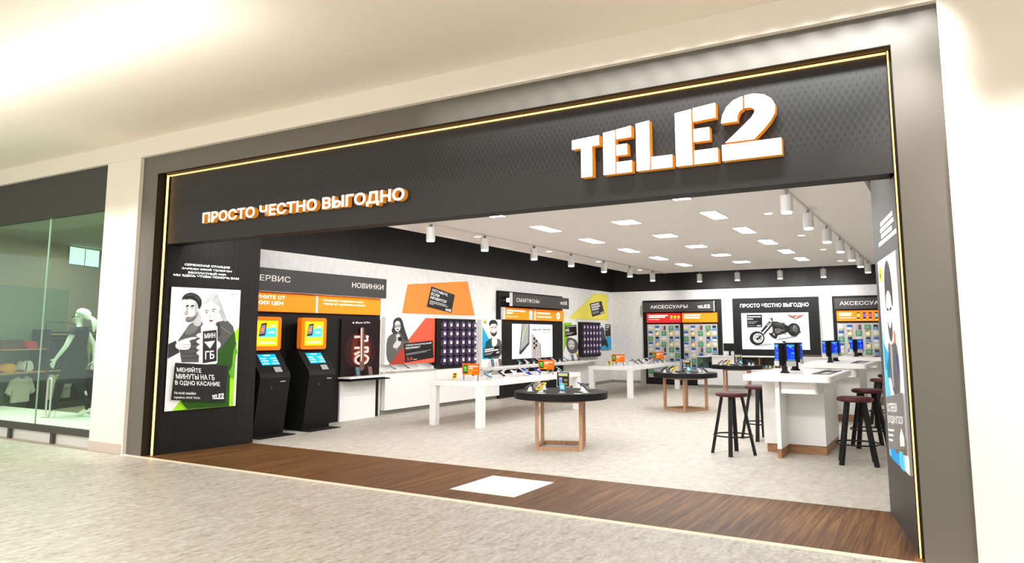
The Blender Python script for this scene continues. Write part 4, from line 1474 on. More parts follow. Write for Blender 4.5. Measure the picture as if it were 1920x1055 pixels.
COLN = {'dark': 'black', 'teal': 'teal screened', 'white': 'silver white', 'yellow': 'yellow', 'blue': 'blue', 'tablet': 'white framed'}
NTH = ['first', 'second', 'third', 'fourth', 'fifth', 'sixth', 'seventh', 'eighth', 'ninth']


def dev(kind):
    return COLN[kind] + (' tablet' if kind == 'tablet' else ' phone')


# ------------------------------------------------------------------ white display tables
def white_table(label, x0, x1, y0, y1, z1):
    t = thing('display_table', label, 'table', ((x0 + x1) / 2, (y0 + y1) / 2, 0), 0, 'white display tables')
    MB().box(x0, x1, y0, y1, z1 - .085, z1, M_WHITE, .008).build('tabletop', t, True)
    for x in (x0 + .005, x1 - .125):
        for y in (y0 + .005, y1 - .125):
            MB().box(x, x + .12, y, y + .12, 0, z1 - .0852, M_WHITE, .004).build('leg', t, True)
    return t


T1 = (-7.64, -6.59, 4.40, 8.12, .735)
T2 = (-7.72, -6.60, 10.95, 14.6, .735)
white_table('long white display table, nearer the entrance', *T1)
white_table('long white display table, nearer the back wall', *T2)

for tn, T, kr, kl in (('near', T1, ('teal', 'dark', 'white', 'tablet', 'blue', 'dark', 'teal'), ('dark', 'dark', 'white', 'dark', 'teal', 'dark')),
                      ('far', T2, ('white', 'dark', 'dark', 'white', 'tablet', 'blue', 'dark', 'teal'), ('dark', 'white', 'teal', 'dark', 'white', 'dark'))):
    L = T[3] - T[2]
    for i, kd in enumerate(kr):
        y = T[2] + .68 + (L - 1.0) * i / (len(kr) - 1) * .98
        phone(kd, (-6.90, y, T[4]), PI / 2 + .12 * math.sin(i * 2.1), '%s on a white post, %s in right row of %s white table' % (dev(kd), NTH[i], tn), 'devices on the %s white table' % tn)
    for i, kd in enumerate(kl):
        y = T[2] + 1.0 + (L - 1.4) * i / (len(kl) - 1)
        phone(kd, (-7.36, y, T[4]), -PI / 2 + .12 * math.cos(i * 1.7), '%s on a white post, %s in left row of %s white table' % (dev(kd), NTH[i], tn), 'devices on the %s white table' % tn)
    phone('yellow', (-7.24, T[2] + .17, T[4]), .5, 'yellow phone behind the front orange card on the %s white table' % tn, 'devices on the %s white table' % tn)


def card_sign(loc, label):
    t = thing('price_card_stand', label, 'sign', loc, 0, 'orange cards on the white tables')
    F = frame((0, 0, 0), (1, 0, 0), (0, 0, 1))
    mb = MB(F).box(-.17, .17, .10, .285, -.004, .004, mat((196, 92, 24), .4))
    mb.build('card', t)
    mb = MB(F)
    A = Art(mb, ((0, 0), (100, 0), (100, 60), (0, 60)), (-.168, .168, .102, .283), .0045, emit=.06)
    A.p((240, 106, 14), [(0, 0), (100, 0), (100, 60), (0, 60)])
    A.p((20, 20, 22), rrect(6, 8, 31, 53, 4))
    A.p((60, 170, 60), [(8.5, 13), (28.5, 13), (28.5, 46), (8.5, 46)])
    A.p((120, 210, 90), [(10, 18), (24, 15), (20, 38)])
    A.bar((255, 240, 220), 38, 12, 92, 18).bar((255, 240, 220), 38, 22, 64, 28).bar((255, 190, 40), 38, 34, 90, 37).bar((255, 170, 80), 38, 41, 70, 43).bar((255, 206, 40), 38, 49, 56, 54)
    mb.build('print', t)
    for x in (-.14, .14):
        MB(F).box(x - .008, x + .008, 0, .0995, -.006, .006, M_STEEL).build('post', t)
    return t


c0 = card_sign((-6.95, 4.62, .735), 'orange phone card at the front end of the near white table')
dup(c0, (-6.76, 6.95, .735), .0, 'orange phone card beyond the middle of the near white table')
dup(c0, (-7.08, 11.3, .735), .0, 'orange phone card at the front end of the far white table')
dup(c0, (-7.05, 14.1, .735), .0, 'orange phone card at the rear end of the far white table')

# phones on the wall ledges
for i, kd in enumerate(('teal', 'dark', 'white', 'dark')):
    phone(kd, (-9.225, 5.36 + .42 * i, .806), PI / 2 + .5, '%s on the ledge under the coral poster, %s from the left' % (dev(kd), NTH[i]), 'phones under the coral poster')
for i, kd in enumerate(('teal', 'white', 'dark', 'tablet', 'blue', 'white', 'dark', 'teal')):
    phone(kd, (-9.08, 9.95 + .36 * i, .765), PI / 2, '%s on the ledge below the phone screen wall, %s from the left' % (dev(kd), NTH[i]), 'devices on the wall ledge')

UP = {}


def upright(kind, loc, rz, label, group):
    if kind not in UP:
        t = thing('upright_phone', label, 'phone', (0, 0, 0))
        F = frame((0, -.01, .012), (1, 0, 0), (0, math.sin(.3), math.cos(.3)))
        MB(F).prism(rrect(-.042, 0, .042, .165, .01, 3), -.009, 0, mat((36, 36, 40), .3)).build('body', t)
        c = {'teal': (84, 110, 124), 'red': (120, 84, 78)}[kind]
        MB(F).box(-.034, .034, .014, .151, .0003, .0015, flat(c, .1, .15)).build('screen', t)
        MB().prism([(-.06, -.05), (.06, -.05), (.05, .07), (-.05, .07)], 0, .012, M_GREYPL).build('stand', t)
        UP[kind] = t
    else:
        t = copy_tree(UP[kind])
    t.location = loc
    t.rotation_euler = (0, 0, rz)
    t['label'] = label
    t['group'] = group


upright('teal', (-9.11, 4.27, .7615), PI / 2 - .3, 'upright phone with bluish screen, left one on the shelf below the dark poster', 'upright display phones')
upright('red', (-9.11, 4.60, .7615), PI / 2 - .3, 'upright phone with reddish screen, right one on the shelf below the dark poster', 'upright display phones')
upright('teal', (-9.12, 8.80, .7655), PI / 2 - .3, 'upright phone below the blue bearded man poster, left one', 'upright display phones')
upright('red', (-9.12, 9.13, .7655), PI / 2 - .3, 'upright phone below the blue bearded man poster, right one', 'upright display phones')
upright('teal', (-9.12, 13.0, .7655), PI / 2 - .3, 'upright phone below the green poster, left one', 'upright display phones')
upright('red', (-9.12, 13.36, .7655), PI / 2 - .3, 'upright phone below the green poster, right one', 'upright display phones')

# ------------------------------------------------------------------ round black tables
def round_table(label):
    t = thing('round_table', label, 'table', (0, 0, 0), 0, 'round black display tables')
    R, Z = .63, .742
    MB().lathe([(.0005, Z - .09), (R - .004, Z - .09), (R, Z - .086), (R, Z - .004), (R - .004, Z), (.0005, Z)], M_BLACK2, 64).build('tabletop', t)
    h, q = .31, .045
    for sx in (-1, 1):
        for sy in (-1, 1):
            MB().box(sx * h, sx * (h - q), sy * h, sy * (h - q), .045, Z - .13, M_OAK).build('leg', t)
    mb = MB()
    for z0 in (0.0, Z - .13):
        z1 = z0 + .0445 if z0 == 0 else Z - .0902
        mb = MB()
        mb.box(-h, h, -h, -h + q, z0, z1, M_OAK)
        mb.box(-h, h, h - q, h, z0, z1, M_OAK)
        mb.box(-h, -h + q, -h + q, h - q, z0, z1, M_OAK)
        mb.box(h - q, h, -h + q, h - q, z0, z1, M_OAK)
        mb.build('base_frame' if z0 == 0 else 'top_frame', t)
    return t


RT = [(-4.615, 3.31, math.radians(21), 'front'), (-4.70, 9.03, math.radians(-30), 'middle'), (-4.70, 13.25, math.radians(8), 'rear')]
rt0 = None


def menu_card(label):
    t = thing('menu_card_stand', label, 'sign', (0, 0, 0), 0, 'black cards on the round tables')
    F = frame((0, 0, 0), (1, 0, 0), (0, 0, 1))
    MB(F).box(-.098, .098, .05, .255, -.006, .004, mat((206, 204, 200), .4)).build('card_frame', t)
    mb = MB(F)
    A = Art(mb, ((0, 0), (70, 0), (70, 80), (0, 80)), (-.09, .09, .058, .247), .0045, emit=.2)
    A.p((24, 24, 26), [(0, 0), (70, 0), (70, 80), (0, 80)])
    A.bar((236, 236, 236), 8, 6, 62, 12).bar((206, 196, 30), 8, 15, 62, 21)
    A.p((70, 80, 110), [(10, 28), (32, 28), (32, 74), (10, 74)])
    A.p((170, 150, 190), [(12, 30), (30, 30), (30, 40), (12, 40)]).p((80, 140, 200), [(12, 42), (30, 42), (30, 54), (12, 54)]).p((230, 150, 60), [(12, 58), (20, 58), (20, 70), (12, 70)]).p((190, 200, 230), [(22, 56), (30, 56), (30, 70), (22, 70)])
    for y in (38, 46, 60, 68):
        A.bar((190, 180, 40), 40, y, 62, y + 3)
    mb.build('print', t)
    MB().box(-.012, .012, -.006, .006, .003, .05, M_STEEL).build('post', t)
    MB().box(-.05, .05, -.03, .03, 0, .003, M_STEEL).build('foot', t)
    return t


mc0 = None
tg0 = None
# devices around a table: (kind, angle round the table, radius, facing)
RING = [('dark', 215, .42), ('yellow', 250, .36), ('dark', 160, .34), ('teal', 300, .34), ('blue', 20, .30), ('dark', 345, .44)]
for (cx, cy, rz, nm) in RT:
    lab = 'round black display table on an oak cube frame, %s one of three' % nm
    if rt0 is None:
        rt0 = round_table(lab)
        rt0.location = (cx, cy, 0)
        rt0.rotation_euler = (0, 0, rz)
    else:
        dup(rt0, (cx, cy, 0), rz, lab)
    lab = 'small black card in a pale frame standing on the %s round table' % nm
    if mc0 is None:
        mc0 = menu_card(lab)
        mc0.location = (cx + .02, cy + .04, .742)
        mc0.rotation_euler = (0, 0, .0)
    else:
        dup(mc0, (cx + .02, cy + .04, .742), .0, lab)
    pos = ('at the left edge', 'at the front left', 'at the back left', 'at the front right', 'at the back right', 'at the right edge')
    for i, (kd, ang, rr) in enumerate(RING):
        a = math.radians(ang)
        # devices face outwards from the centre of the table
        phone(kd, (cx + rr * math.cos(a), cy + rr * math.sin(a), .742), a + PI / 2, '%s on a white post %s of the %s round table' % (dev(kd), pos[i], nm), 'phones on the round tables')
    for i, ang in enumerate((268, 322)):
        a = math.radians(ang)
        lab = 'small white price tag lying %s on the %s round table' % (('front left', 'front right')[i], nm)
        loc = (cx + .52 * math.cos(a), cy + .52 * math.sin(a), .742)
        if tg0 is None:
            tg0 = MB().box(-.05, .05, -.028, .028, 0, .004, mat((222, 220, 216), .4)).build('price_tag')
            tag(tg0, lab, 'price tag', 'price tags on the round tables')
            tg0.location = loc
        else:
            dup(tg0, loc, 0, lab)

# ------------------------------------------------------------------ high consultation tables
def high_table(label):
    t = thing('high_table', label, 'table', (0, 0, 0), 0, 'white high tables')
    x0, x1, y0, y1, z = -.515, .515, -1.05, 1.05, 1.0
    s = MB()
    s.prism(rrect(x0, y0, x1, y1, .05), z - .07, z, M_WHITE)
    s.build('tabletop', t)
    b = MB()
    b.box(-.40, -.12, -.47, .80, .11, z - .0702, M_WHITE)
    b.box(-.1198, .34, -.42, .80, .11, z - .0702, M_WHITE)
    b.build('body', t)
    MB().prism([(-.15, -.92), (-.10, -.92), (-.10, -.475), (-.15, -.475)], .11, z - .0702, M_WHITE).build('fin', t)
    MB().prism(rrect(-.0998, -.90, .34, -.425, .05), z - .22, z - .0702, M_WHITE).build('drawer', t)
    p = MB()
    p.box(-.37, -.14, -.44, .77, 0, .1098, M_OAKD)
    p.box(-.1398, .34, -.40, .77, 0, .1098, M_OAKD)
    p.box(-.145, -.105, -.915, -.44, 0, .1098, M_OAKD)
    p.build('plinth', t)
    return t


def monitor_stand(label):
    t = thing('tablet_stand', label, 'tablet stand', (0, 0, 0), 0, 'twin tablet stands')
    MB().box(-.032, .032, -.03, .03, .03, .36, M_BLACK).build('pole', t)
    MB().prism([(-.05, -.045), (.05, -.045), (.05, .045), (-.05, .045)], 0, .018, M_BLACK).build('base', t)
    MB().box(-.038, .038, -.034, .034, .018, .03, M_BLACK).build('collar', t)
    for sgn, c, ang in ((1, (.088, -.03), .68), (-1, (-.088, -.02), -.95)):
        F = frame((c[0], c[1], .11), (math.cos(ang), math.sin(ang), 0), (0, 0, 1))
        sc = MB(F).box(-.068, .068, 0, .278, -.06, 0, M_BLACK).build('tablet', t)
        mb = MB(F)
        A = Art(mb, ((0, 0), (60, 0), (60, 100), (0, 100)), (-.055, .055, .056, .262), .0005, emit=.5)
        A.p((16, 48, 216), [(0, 0), (60, 0), (60, 100), (0, 100)])
        A.p((28, 110, 240), [(0, 0), (60, 0), (60, 8), (0, 8)]).bar((90, 220, 230), 2, 8, 58, 12)
        A.p((150, 200, 70), [(24, 14), (36, 14), (36, 22), (24, 22)]).p((80, 226, 230), [(40, 24), (48, 26), (44, 34)]).bar((60, 190, 200), 34, 52, 58, 58)
        for k in range(4):
            A.bar((50, 130, 220), 20, 64 + 7 * k, 56, 66 + 7 * k)
        A.bar((90, 200, 240), 0, 96, 60, 100)
        mb.build('screen', sc)
        MB(F).box(-.064, .064, -.02, .046, .0002, .012, M_GREYPL).build('shelf', sc)
    return t


def brochure(label):
    t = thing('brochure', label, 'brochure', (0, 0, 0), 0, 'brochures on the high tables')
    MB().prism([(-.11, -.55), (.10, -.55), (.10, .62), (-.11, .62)], 0, .006, M_BLACK).build('cover', t)
    MB().prism([(.0, -.54), (.095, -.54), (.095, -.1), (.0, -.1)], .0061, .008, mat((190, 188, 186), .4)).build('page', t)
    MB().prism([(.0, .30), (.095, .30), (.095, .60), (.0, .60)], .0061, .008, mat((160, 158, 158), .4)).build('page', t)
    return t


def make_stool(label):
    t = thing('bar_stool', label, 'stool', (0, 0, 0), 0, 'burgundy bar stools')
    MB().lathe([(.0005, .715), (.17, .715), (.195, .722), (.203, .74), (.197, .758), (.175, .768), (.0005, .772)], M_SEAT, 40, sharp=False).build('seat', t)
    for k in range(4):
        a = PI / 2 * k + PI / 4
        c = Vector((math.cos(a), math.sin(a), 0))
        s_ = Vector((-math.sin(a), math.cos(a), 0))
        mb = MB()
        p0, p1 = c * .125, c * .262
        wd = .025
        vs = []
        for p, z in ((p1, 0), (p0, .7148)):
            for i, j in ((-1, -1), (1, -1), (1, 1), (-1, 1)):
                q = p + s_ * wd * i + c * .017 * j
                vs.append((q.x, q.y, z))
        mb.add(vs, [(3, 2, 1, 0), (4, 5, 6, 7), (0, 1, 5, 4), (1, 2, 6, 5), (2, 3, 7, 6), (3, 0, 4, 7)], M_BLACK)
        mb.build('leg', t)
    MB().tube([(0.236 * math.cos(2 * PI * k / 32), 0.236 * math.sin(2 * PI * k / 32), .235) for k in range(32)], .0095, M_BLACK, 8, closed=True).build('foot_ring', t)
    return t


ht0 = ms0 = br0 = st0 = None
HTN = ('front', 'middle', 'rear')
for i, cy in enumerate((4.80, 9.02, 13.24)):
    cx = -1.785
    lab = 'white high table with oak plinth, %s one of three' % HTN[i]
    if ht0 is None:
        ht0 = high_table(lab)
        ht0.location = (cx, cy, 0)
    else:
        dup(ht0, (cx, cy, 0), 0, lab)
    for j, (dx, dy, rz) in enumerate(((-.135, -.32, 0), (-.15, .52, .8))):
        lab = 'black stand with two blue tablets, %s on the %s high table' % (('nearer one', 'farther one')[j], HTN[i])
        if ms0 is None:
            ms0 = monitor_stand(lab)
            ms0.location = (cx + dx, cy + dy, 1.0)
        else:
            dup(ms0, (cx + dx, cy + dy, 1.0), rz, lab)
    lab = 'black folded brochure lying on the %s high table' % HTN[i]
    if br0 is None:
        br0 = brochure(lab)
        br0.location = (cx + .32, cy + .12, 1.0)
    else:
        dup(br0, (cx + .32, cy + .12, 1.0), 0, lab)

STOOLS = [(-2.48, 3.92, -.68, 'burgundy bar stool, front one left of the front high table'),
          (-2.47, 5.44, -.75, 'burgundy bar stool half hidden behind the left side of the front high table'),
          (-1.04, 3.94, .14, 'burgundy bar stool, front one right of the front high table'),
          (-1.04, 5.44, .30, 'burgundy bar stool, second one right of the front high table'),
          (-1.04, 8.12, .3, 'burgundy bar stool, third in line along the right entrance wall'),
          (-1.04, 9.62, .6, 'burgundy bar stool, rearmost seen beside the right entrance wall')]
for x, y, rz, lab in STOOLS:
    if st0 is None:
        st0 = make_stool(lab)
        st0.location = (x, y, 0)
        st0.rotation_euler = (0, 0, rz)
    else:
        dup(st0, (x, y, 0), rz, lab)

# ------------------------------------------------------------------ service counter at the back
ct = thing('service_counter', 'long white service counter in front of the motorcycle poster', 'counter', (-3.4, 15.6, 0))
MB().box(-6.36, -0.6, 15.42, 15.95, .09, .55, M_WHITE).build('body', ct, True)
MB().box(-6.34, -0.6, 15.44, 15.93, 0, .0898, M_GREY).build('plinth', ct, True)
MB().box(-5.93, -5.30, 15.43, 15.93, .5502, .875, M_WHITE2).build('front_block', ct, True)
MB().box(-3.95, -0.6, 15.43, 15.93, .5502, .875, M_WHITE2).build('front_block', ct, True)
MB().box(-6.02, -0.6, 15.40, 15.95, .8752, .905, M_WHITE).build('worktop', ct, True)
vt = thing('glass_showcase', 'small greenish glass showcase at the left end of the service counter', 'showcase', (-6.15, 15.6, .55))
mb = MB()
mb.box(-6.36, -5.95, 15.42, 15.43, .5505, .86, M_GLASS2)
mb.box(-6.36, -6.35, 15.431, 15.92, .5505, .86, M_GLASS2)
mb.build('glass', vt, True)
MB().box(-6.36, -6.025, 15.42, 15.92, .861, .876, M_WHITE2).build('lid', vt, True)
MB().box(-6.34, -5.94, 15.90, 15.915, .5505, .86, mat((120, 118, 104), .5)).build('back', vt, True)
for i, (x, y, w_, h_, c, n_) in enumerate(((-6.18, 15.56, .10, .10, (40, 130, 160), 'turquoise'), (-6.03, 15.54, .07, .16, (40, 36, 34), 'black'), (-6.27, 15.52, .06, .05, (60, 66, 100), 'dark blue'), (-6.10, 15.70, .12, .14, (176, 136, 84), 'tan'))):
    mb = MB().box(x - w_ / 2, x + w_ / 2, y, y + .08, .551, .551 + h_, mat(c, .4))
    o = mb.build('accessory_box')
    tag(o, 'small %s box inside the glass showcase on the service counter' % n_, 'box', 'boxes in the glass showcase')
sh = thing('wooden_showcase', 'low wood framed showcase set into the counter below the motorcycle poster', 'showcase', (-4.6, 15.6, .55))
mb = MB()
mb.box(-5.28, -5.25, 15.42, 15.9, .5505, .874, M_OAKD)
mb.box(-3.99, -3.96, 15.42, 15.9, .5505, .874, M_OAKD)
mb.box(-5.249, -3.991, 15.42, 15.9, .5505, .58, M_OAKD)
mb.box(-4.64, -4.62, 15.44, 15.9, .581, .874, M_OAKD)
mb.build('case', sh, True)
MB().box(-5.249, -3.991, 15.86, 15.895, .581, .874, mat((62, 58, 46), .5)).build('back', sh, True)
cols = ((120, 176, 190), (226, 224, 214), (190, 200, 120), (86, 120, 60), (206, 150, 150), (90, 84, 130), (222, 206, 150))
itb = None
cnm = ('pale blue', 'white', 'lime', 'green', 'pink', 'violet', 'cream')
for i in range(12):
    x = -5.17 + i * .102
    if abs(x + 4.63) < .05:
        continue
    c = cols[i % 7]
    o = MB().prism(rrect(-.035, -.03, .035, .03, .02), 0, .075, mat(c, .4)).build('earphone_case')
    o.location = (x, 15.50, .5805)
    tag(o, '%s little case in the wooden showcase below the motorcycle poster' % cnm[i % 7], 'case', '%s cases in the wooden showcase' % cnm[i % 7])
mn = thing('monitor', 'black monitor turned away on the counter, left of the motorcycle poster', 'monitor', (-5.52, 15.72, .905))
MB().box(-5.66, -5.32, 15.70, 15.735, 1.03, 1.25, M_BLACK).build('display', mn, True)
MB().box(-5.53, -5.47, 15.74, 15.76, .915, 1.12, M_BLACK).build('neck', mn, True)
MB().box(-5.6, -5.4, 15.66, 15.82, .905, .915, M_BLACK).build('foot', mn, True)
tag(MB().box(-3.55, -2.95, 15.46, 15.62, .9055, .955, mat((96, 78, 56), .5)).build('wooden_tray'), 'flat brown wooden tray on the right part of the service counter', 'tray')

# ------------------------------------------------------------------ clothes shop next door
structure(MB().box(-26, -9.85, -0.005, 0.08, 3.195, 3.8215, mat((68, 67, 60), .6, name='fascia_grey')).build('trim_7'))
structure(MB().box(-26, -9.845, -0.04, 3.5, 3.0, 3.0, M_CREAM).build('trim_8')) if False else None
gw = thing('shop_window', 'tall greenish glass shop window of the clothes shop', 'window', (-11.5, 0.03, 0.2))
MB().box(-11.325, -9.845, .026, .034, .24, 3.2, M_GLASS).build('pane', gw, True)
MB().box(-14.6, -11.34, .026, .034, .24, 3.2, M_GLASS).build('pane', gw, True)
MB().box(-11.34, -11.325, .022, .038, .24, 3.2, mat((176, 206, 186), .3)).build('joint', gw, True)
MB().box(-20, -9.845, -.012, .05, .148, .238, mat((70, 68, 60), .5)).build('bottom_rail', gw, True)
for x in (-11.97, -10.83, -13.1):
    MB().box(x - .035, x + .035, 0.0, .03, 0, .1478, mat((70, 68, 60), .5)).build('foot_post', gw, True)
pf = MB().box(-14.9, -9.845, .052, 1.3, 0.0, .215, M_WHITE2)
tag(pf.build('display_platform'), 'low white display platform behind the clothes shop window', 'platform')
structure(MB().box(-26, -9.85, .0, 9, -.12, -.0005, mat((186, 176, 160), .5, name='boutique_floor')).build('floor_boutique'))
structure(MB().box(-26, -9.58, .081, 9, 3.41, 3.5, mat((150, 156, 138), .7, name='boutique_ceiling')).build('ceiling_boutique'))
# angled shelf wall
p0 = Vector((-15.79, 1.68, 0))
dU = Vector((-.3765, .9264, 0))
FW = frame(p0, dU, (0, 0, 1))
structure(MB(FW).box(-1.72, 8, 0, 3.409, -.15, 0, mat((150, 144, 118), .7, name='olive_plaster', var=.03)).build('wall_boutique'))
structure(MB(FW).box(-.4, 1.55, 0, 2.45, 0.0, .006, mat((112, 132, 108), .7, name='green_reflection', var=.03)).build('trim_9'))  # green reflection in the shop glass, painted as a sheet on the wall
structure(MB().box(-9.85, -9.58, .6, 9, 0, 3.41, mat((150, 144, 118), .7)).build('wall_boutique_right'))
wn = thing('window_reflection', 'small bright window high on the clothes shop wall', 'window', tuple(FW @ Vector((1.95, 3.0, 0))))  # reflection in the shop glass, imitated by glowing panes on the wall
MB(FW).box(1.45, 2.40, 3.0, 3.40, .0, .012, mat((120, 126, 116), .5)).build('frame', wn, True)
MB(FW).box(1.47, 1.92, 3.02, 3.39, .0122, .016, glow('reflection_glow', (206, 236, 228), 2.0)).build('pane', wn, True)
MB(FW).box(1.95, 2.38, 3.02, 3.39, .0122, .016, glow('reflection_glow', (206, 236, 228), 2.0)).build('pane', wn, True)

M_SHELF = mat((176, 130, 76), .5, name='boutique_shelf')
M_RACK = mat((46, 44, 40), .6, name='rack_dark')
fx = thing('clothes_rack', 'dark open clothes rack with wooden shelves behind the mannequin', 'rack', tuple(FW @ Vector((1.6, 0, .2))))
MB(FW).box(.62, 3.4, .10, 1.56, .006, .03, M_RACK).build('back', fx, True)
MB(FW).box(.60, .66, 0.0, 1.60, .03, .40, M_RACK).build('upright', fx, True)
MB(FW).box(2.28, 2.33, 0.0, 1.60, .03, .40, M_RACK).build('upright', fx, True)
MB(FW).box(.665, 2.275, 1.49, 1.52, .032, .40, M_SHELF).build('shelf', fx, True)
MB(FW).box(-.5, .595, .755, .785, .007, .40, M_SHELF).build('shelf', fx, True)
MB(FW).box(.665, 2.275, .755, .785, .032, .40, M_SHELF).build('shelf', fx, True)
MB(FW).box(-.5, .595, 1.20, 1.225, .007, .40, M_SHELF).build('shelf', fx, True)
for z in (.80, 1.15, 1.32, 1.49):
    MB(FW).box(2.335, 3.3, z, z + .022, .032, .40, M_SHELF).build('shelf', fx, True)
MB(FW).box(.605, 2.32, .0, .12, .401, .42, M_RACK).build('plinth', fx, True)
MB(FW).tube([(.63, 1.6, .3), (.63, 1.75, .3), (1.25, 1.75, .3), (1.6, 1.66, .3), (2.4, 1.66, .3)], .008, M_RACK, 6).build('top_rail', fx, True)
MB(FW).tube([(.665, 1.42, .22), (2.275, 1.42, .22)], .008, M_STEEL, 6).build('hanging_rail', fx, True)
MB(FW).tube([(-.5, .73, .22), (2.275, .73, .22)], .008, M_STEEL, 6).build('hanging_rail', fx, True)


def garment(u, top, bot, wd, rgb, lab, face=False):
    mb = MB(FW)
    if face:   # shirt seen from the front
        P = [(u - wd, top - .06), (u - wd * .35, top), (u - wd * .2, top - .05), (u + wd * .2, top - .05), (u + wd * .35, top), (u + wd, top - .06), (u + wd * 1.45, top - .3), (u + wd * 1.1, top - .36), (u + wd * .85, top - .22),
             (u + wd * .85, bot), (u - wd * .85, bot), (u - wd * .85, top - .22), (u - wd * 1.1, top - .36), (u - wd * 1.45, top - .3)]
        mb.prism(P, .20, .25, mat(rgb, .8, var=.1, scale=12))
    else:      # side-on on a hanger: a sleeve over a narrow folded body
        P = [(u - wd * .5, top - .02), (u - wd * .2, top), (u + wd * .3, top - .01), (u + wd * .5, top - .08), (u + wd * .45, bot), (u - wd * .55, bot)]
        mb.prism(P, .08, .36, mat(rgb, .8, var=.12, scale=12))
        Q = [(u - wd * .45, top - .05), (u + wd * .3, top - .04), (u + wd * .5, top - .22), (u + wd * .2, top - .30), (u - wd * .7, top - .30)]
        mb.prism(Q, .361, .385, mat(rgb, .8, var=.12, scale=12))
    tag(mb.build('hanging_garment'), lab, 'clothing', 'clothes on the rack')


garment(.80, 1.39, .80, .15, (34, 38, 58), 'dark blue garment on the upper rail, leftmost')
garment(.97, 1.39, .80, .13, (30, 30, 34), 'black garment on the upper rail beside the dark blue one')
garment(1.14, 1.39, .80, .14, (44, 38, 34), 'dark brown garment on the upper rail, left of the pale tops')
garment(1.31, 1.39, .80, .13, (206, 204, 190), 'pale top on the upper rail, left one of two')
garment(1.50, 1.39, .80, .15, (200, 200, 184), 'pale top on the upper rail, right one of two')
garment(1.68, 1.39, .80, .10, (40, 44, 60), 'dark garment on the upper rail right of the pale tops')
garment(1.82, 1.39, .80, .10, (150, 166, 60), 'lime green garment on the upper rail behind the mannequin')
garment(.19, .70, .20, .24, (206, 206, 192), 'large pale shirt hanging front on under the lower shelf', True)
garment(.82, .70, .20, .17, (200, 200, 186), 'pale top on the lower rail, left of the lime one')
garment(1.0, .70, .20, .13, (160, 178, 60), 'lime green top on the lower rail')
garment(1.28, .70, .20, .17, (150, 152, 142), 'grey top on the lower rail')

# bags and hat on the shelves
b1 = thing('handbag', 'brown box shaped bag on the upper shelf at the left edge', 'bag', tuple(FW @ Vector((-.15, 1.225, .2))))
MB(FW).box(-.40, .07, 1.2255, 1.40, .08, .32, mat((96, 60, 44), .6), .02).build('body', b1, True)
MB(FW).box(-.40, .07, 1.33, 1.402, .321, .328, mat((80, 48, 36), .6)).build('flap', b1, True)
b2 = thing('handbag', 'red bag on the upper shelf beside the brown one', 'bag', tuple(FW @ Vector((.30, 1.225, .2))))
mb = MB(FW)
mb.prism(chaikin([(.14, 1.226), (.46, 1.226), (.44, 1.33), (.38, 1.37), (.18, 1.375)], 2), .10, .30, mat((196, 40, 50), .5))
mb.build('body', b2, True)
MB(FW).prism(chaikin([(.40, 1.226), (.56, 1.226), (.50, 1.25), (.42, 1.27)], 2), .14, .28, mat((176, 34, 44), .5)).build('peak', b2, True)
b3 = thing('handbag', 'white handbag with a dark handle on the lower shelf', 'bag', tuple(FW @ Vector((.28, .785, .2))))
MB(FW).prism(chaikin([(.16, .786), (.42, .786), (.40, .92), (.34, .99), (.24, .99), (.18, .92)], 1), .10, .28, mat((216, 216, 206), .5)).build('body', b3, True)
MB(FW).tube([(.22, .97, .2), (.25, 1.07, .2), (.31, 1.09, .2), (.37, 1.05, .2), (.40, .95, .2)], .008, M_BLACK, 6).build('handle', b3, True)
MB(FW).prism([(.20, .80), (.23, .80), (.25, .97), (.22, .95)], .281, .284, M_BLACK).build('strap', b3, True)
b4 = thing('handbag', 'mustard bag on the lower shelf at the left edge', 'bag', tuple(FW @ Vector((-.15, .785, .2))))
MB(FW).prism(chaikin([(-.34, .786), (0.0, .786), (-.02, .90), (-.10, .95), (-.26, .95)], 1), .10, .28, mat((216, 150, 36), .5)).build('body', b4, True)
MB(FW).tube([(-.28, .93, .2), (-.24, 1.02, .2), (-.12, 1.02, .2), (-.07, .93, .2)], .008, M_BLACK, 6).build('handle', b4, True)

# ------------------------------------------------------------------ mannequin
def skin_mesh(name, pts, edges, radii, m, parent=None, levels=2, root=0):
    me = bpy.data.meshes.new(name)
    me.from_pydata(pts, edges, [])
    o = bpy.data.objects.new(name, me)
    COL.objects.link(o)
    md = o.modifiers.new('skin', 'SKIN')
    md.use_smooth_shade = True
    md.branch_smoothing = 0.4
    if not me.skin_vertices:
        pass
    for i, r in enumerate(radii):
        sv = me.skin_vertices[0].data[i]
        sv.radius = (r, r) if not isinstance(r, tuple) else r
        sv.use_root = (i == root)
    s2 = o.modifiers.new('sub', 'SUBSURF')
    s2.levels = s2.render_levels = levels
    dg = bpy.context.evaluated_depsgraph_get()
    me2 = bpy.data.meshes.new_from_object(o.evaluated_get(dg))
    me2.name = name
    bpy.data.objects.remove(o)
    bpy.data.meshes.remove(me)
    me2.materials.clear()
    me2.materials.append(m)
    for p in me2.polygons:
        p.material_index = 0
        p.use_smooth = True
    o2 = bpy.data.objects.new(name, me2)
    COL.objects.link(o2)
    if parent is not None:
        o2.parent = parent
        WM[o2] = WM[parent]
    return o2


mq = thing('mannequin', 'white striding mannequin in a dark dress and glasses behind the window', 'mannequin', (-11.97, .92, .222))
mq.rotation_euler = (0, 0, math.atan2(-.51, -.86))      # local +x = walking direction, +y = its left side


def LR(a, b, z):
    return (a, b, z)


# skeleton: x forward, y sideways, z up from the platform
P, E, Rr = [], [], []


def node(p, r, link=None):
    P.append(p)
    Rr.append(r)
    if link is not None:
        E.append((link, len(P) - 1))
    return len(P) - 1


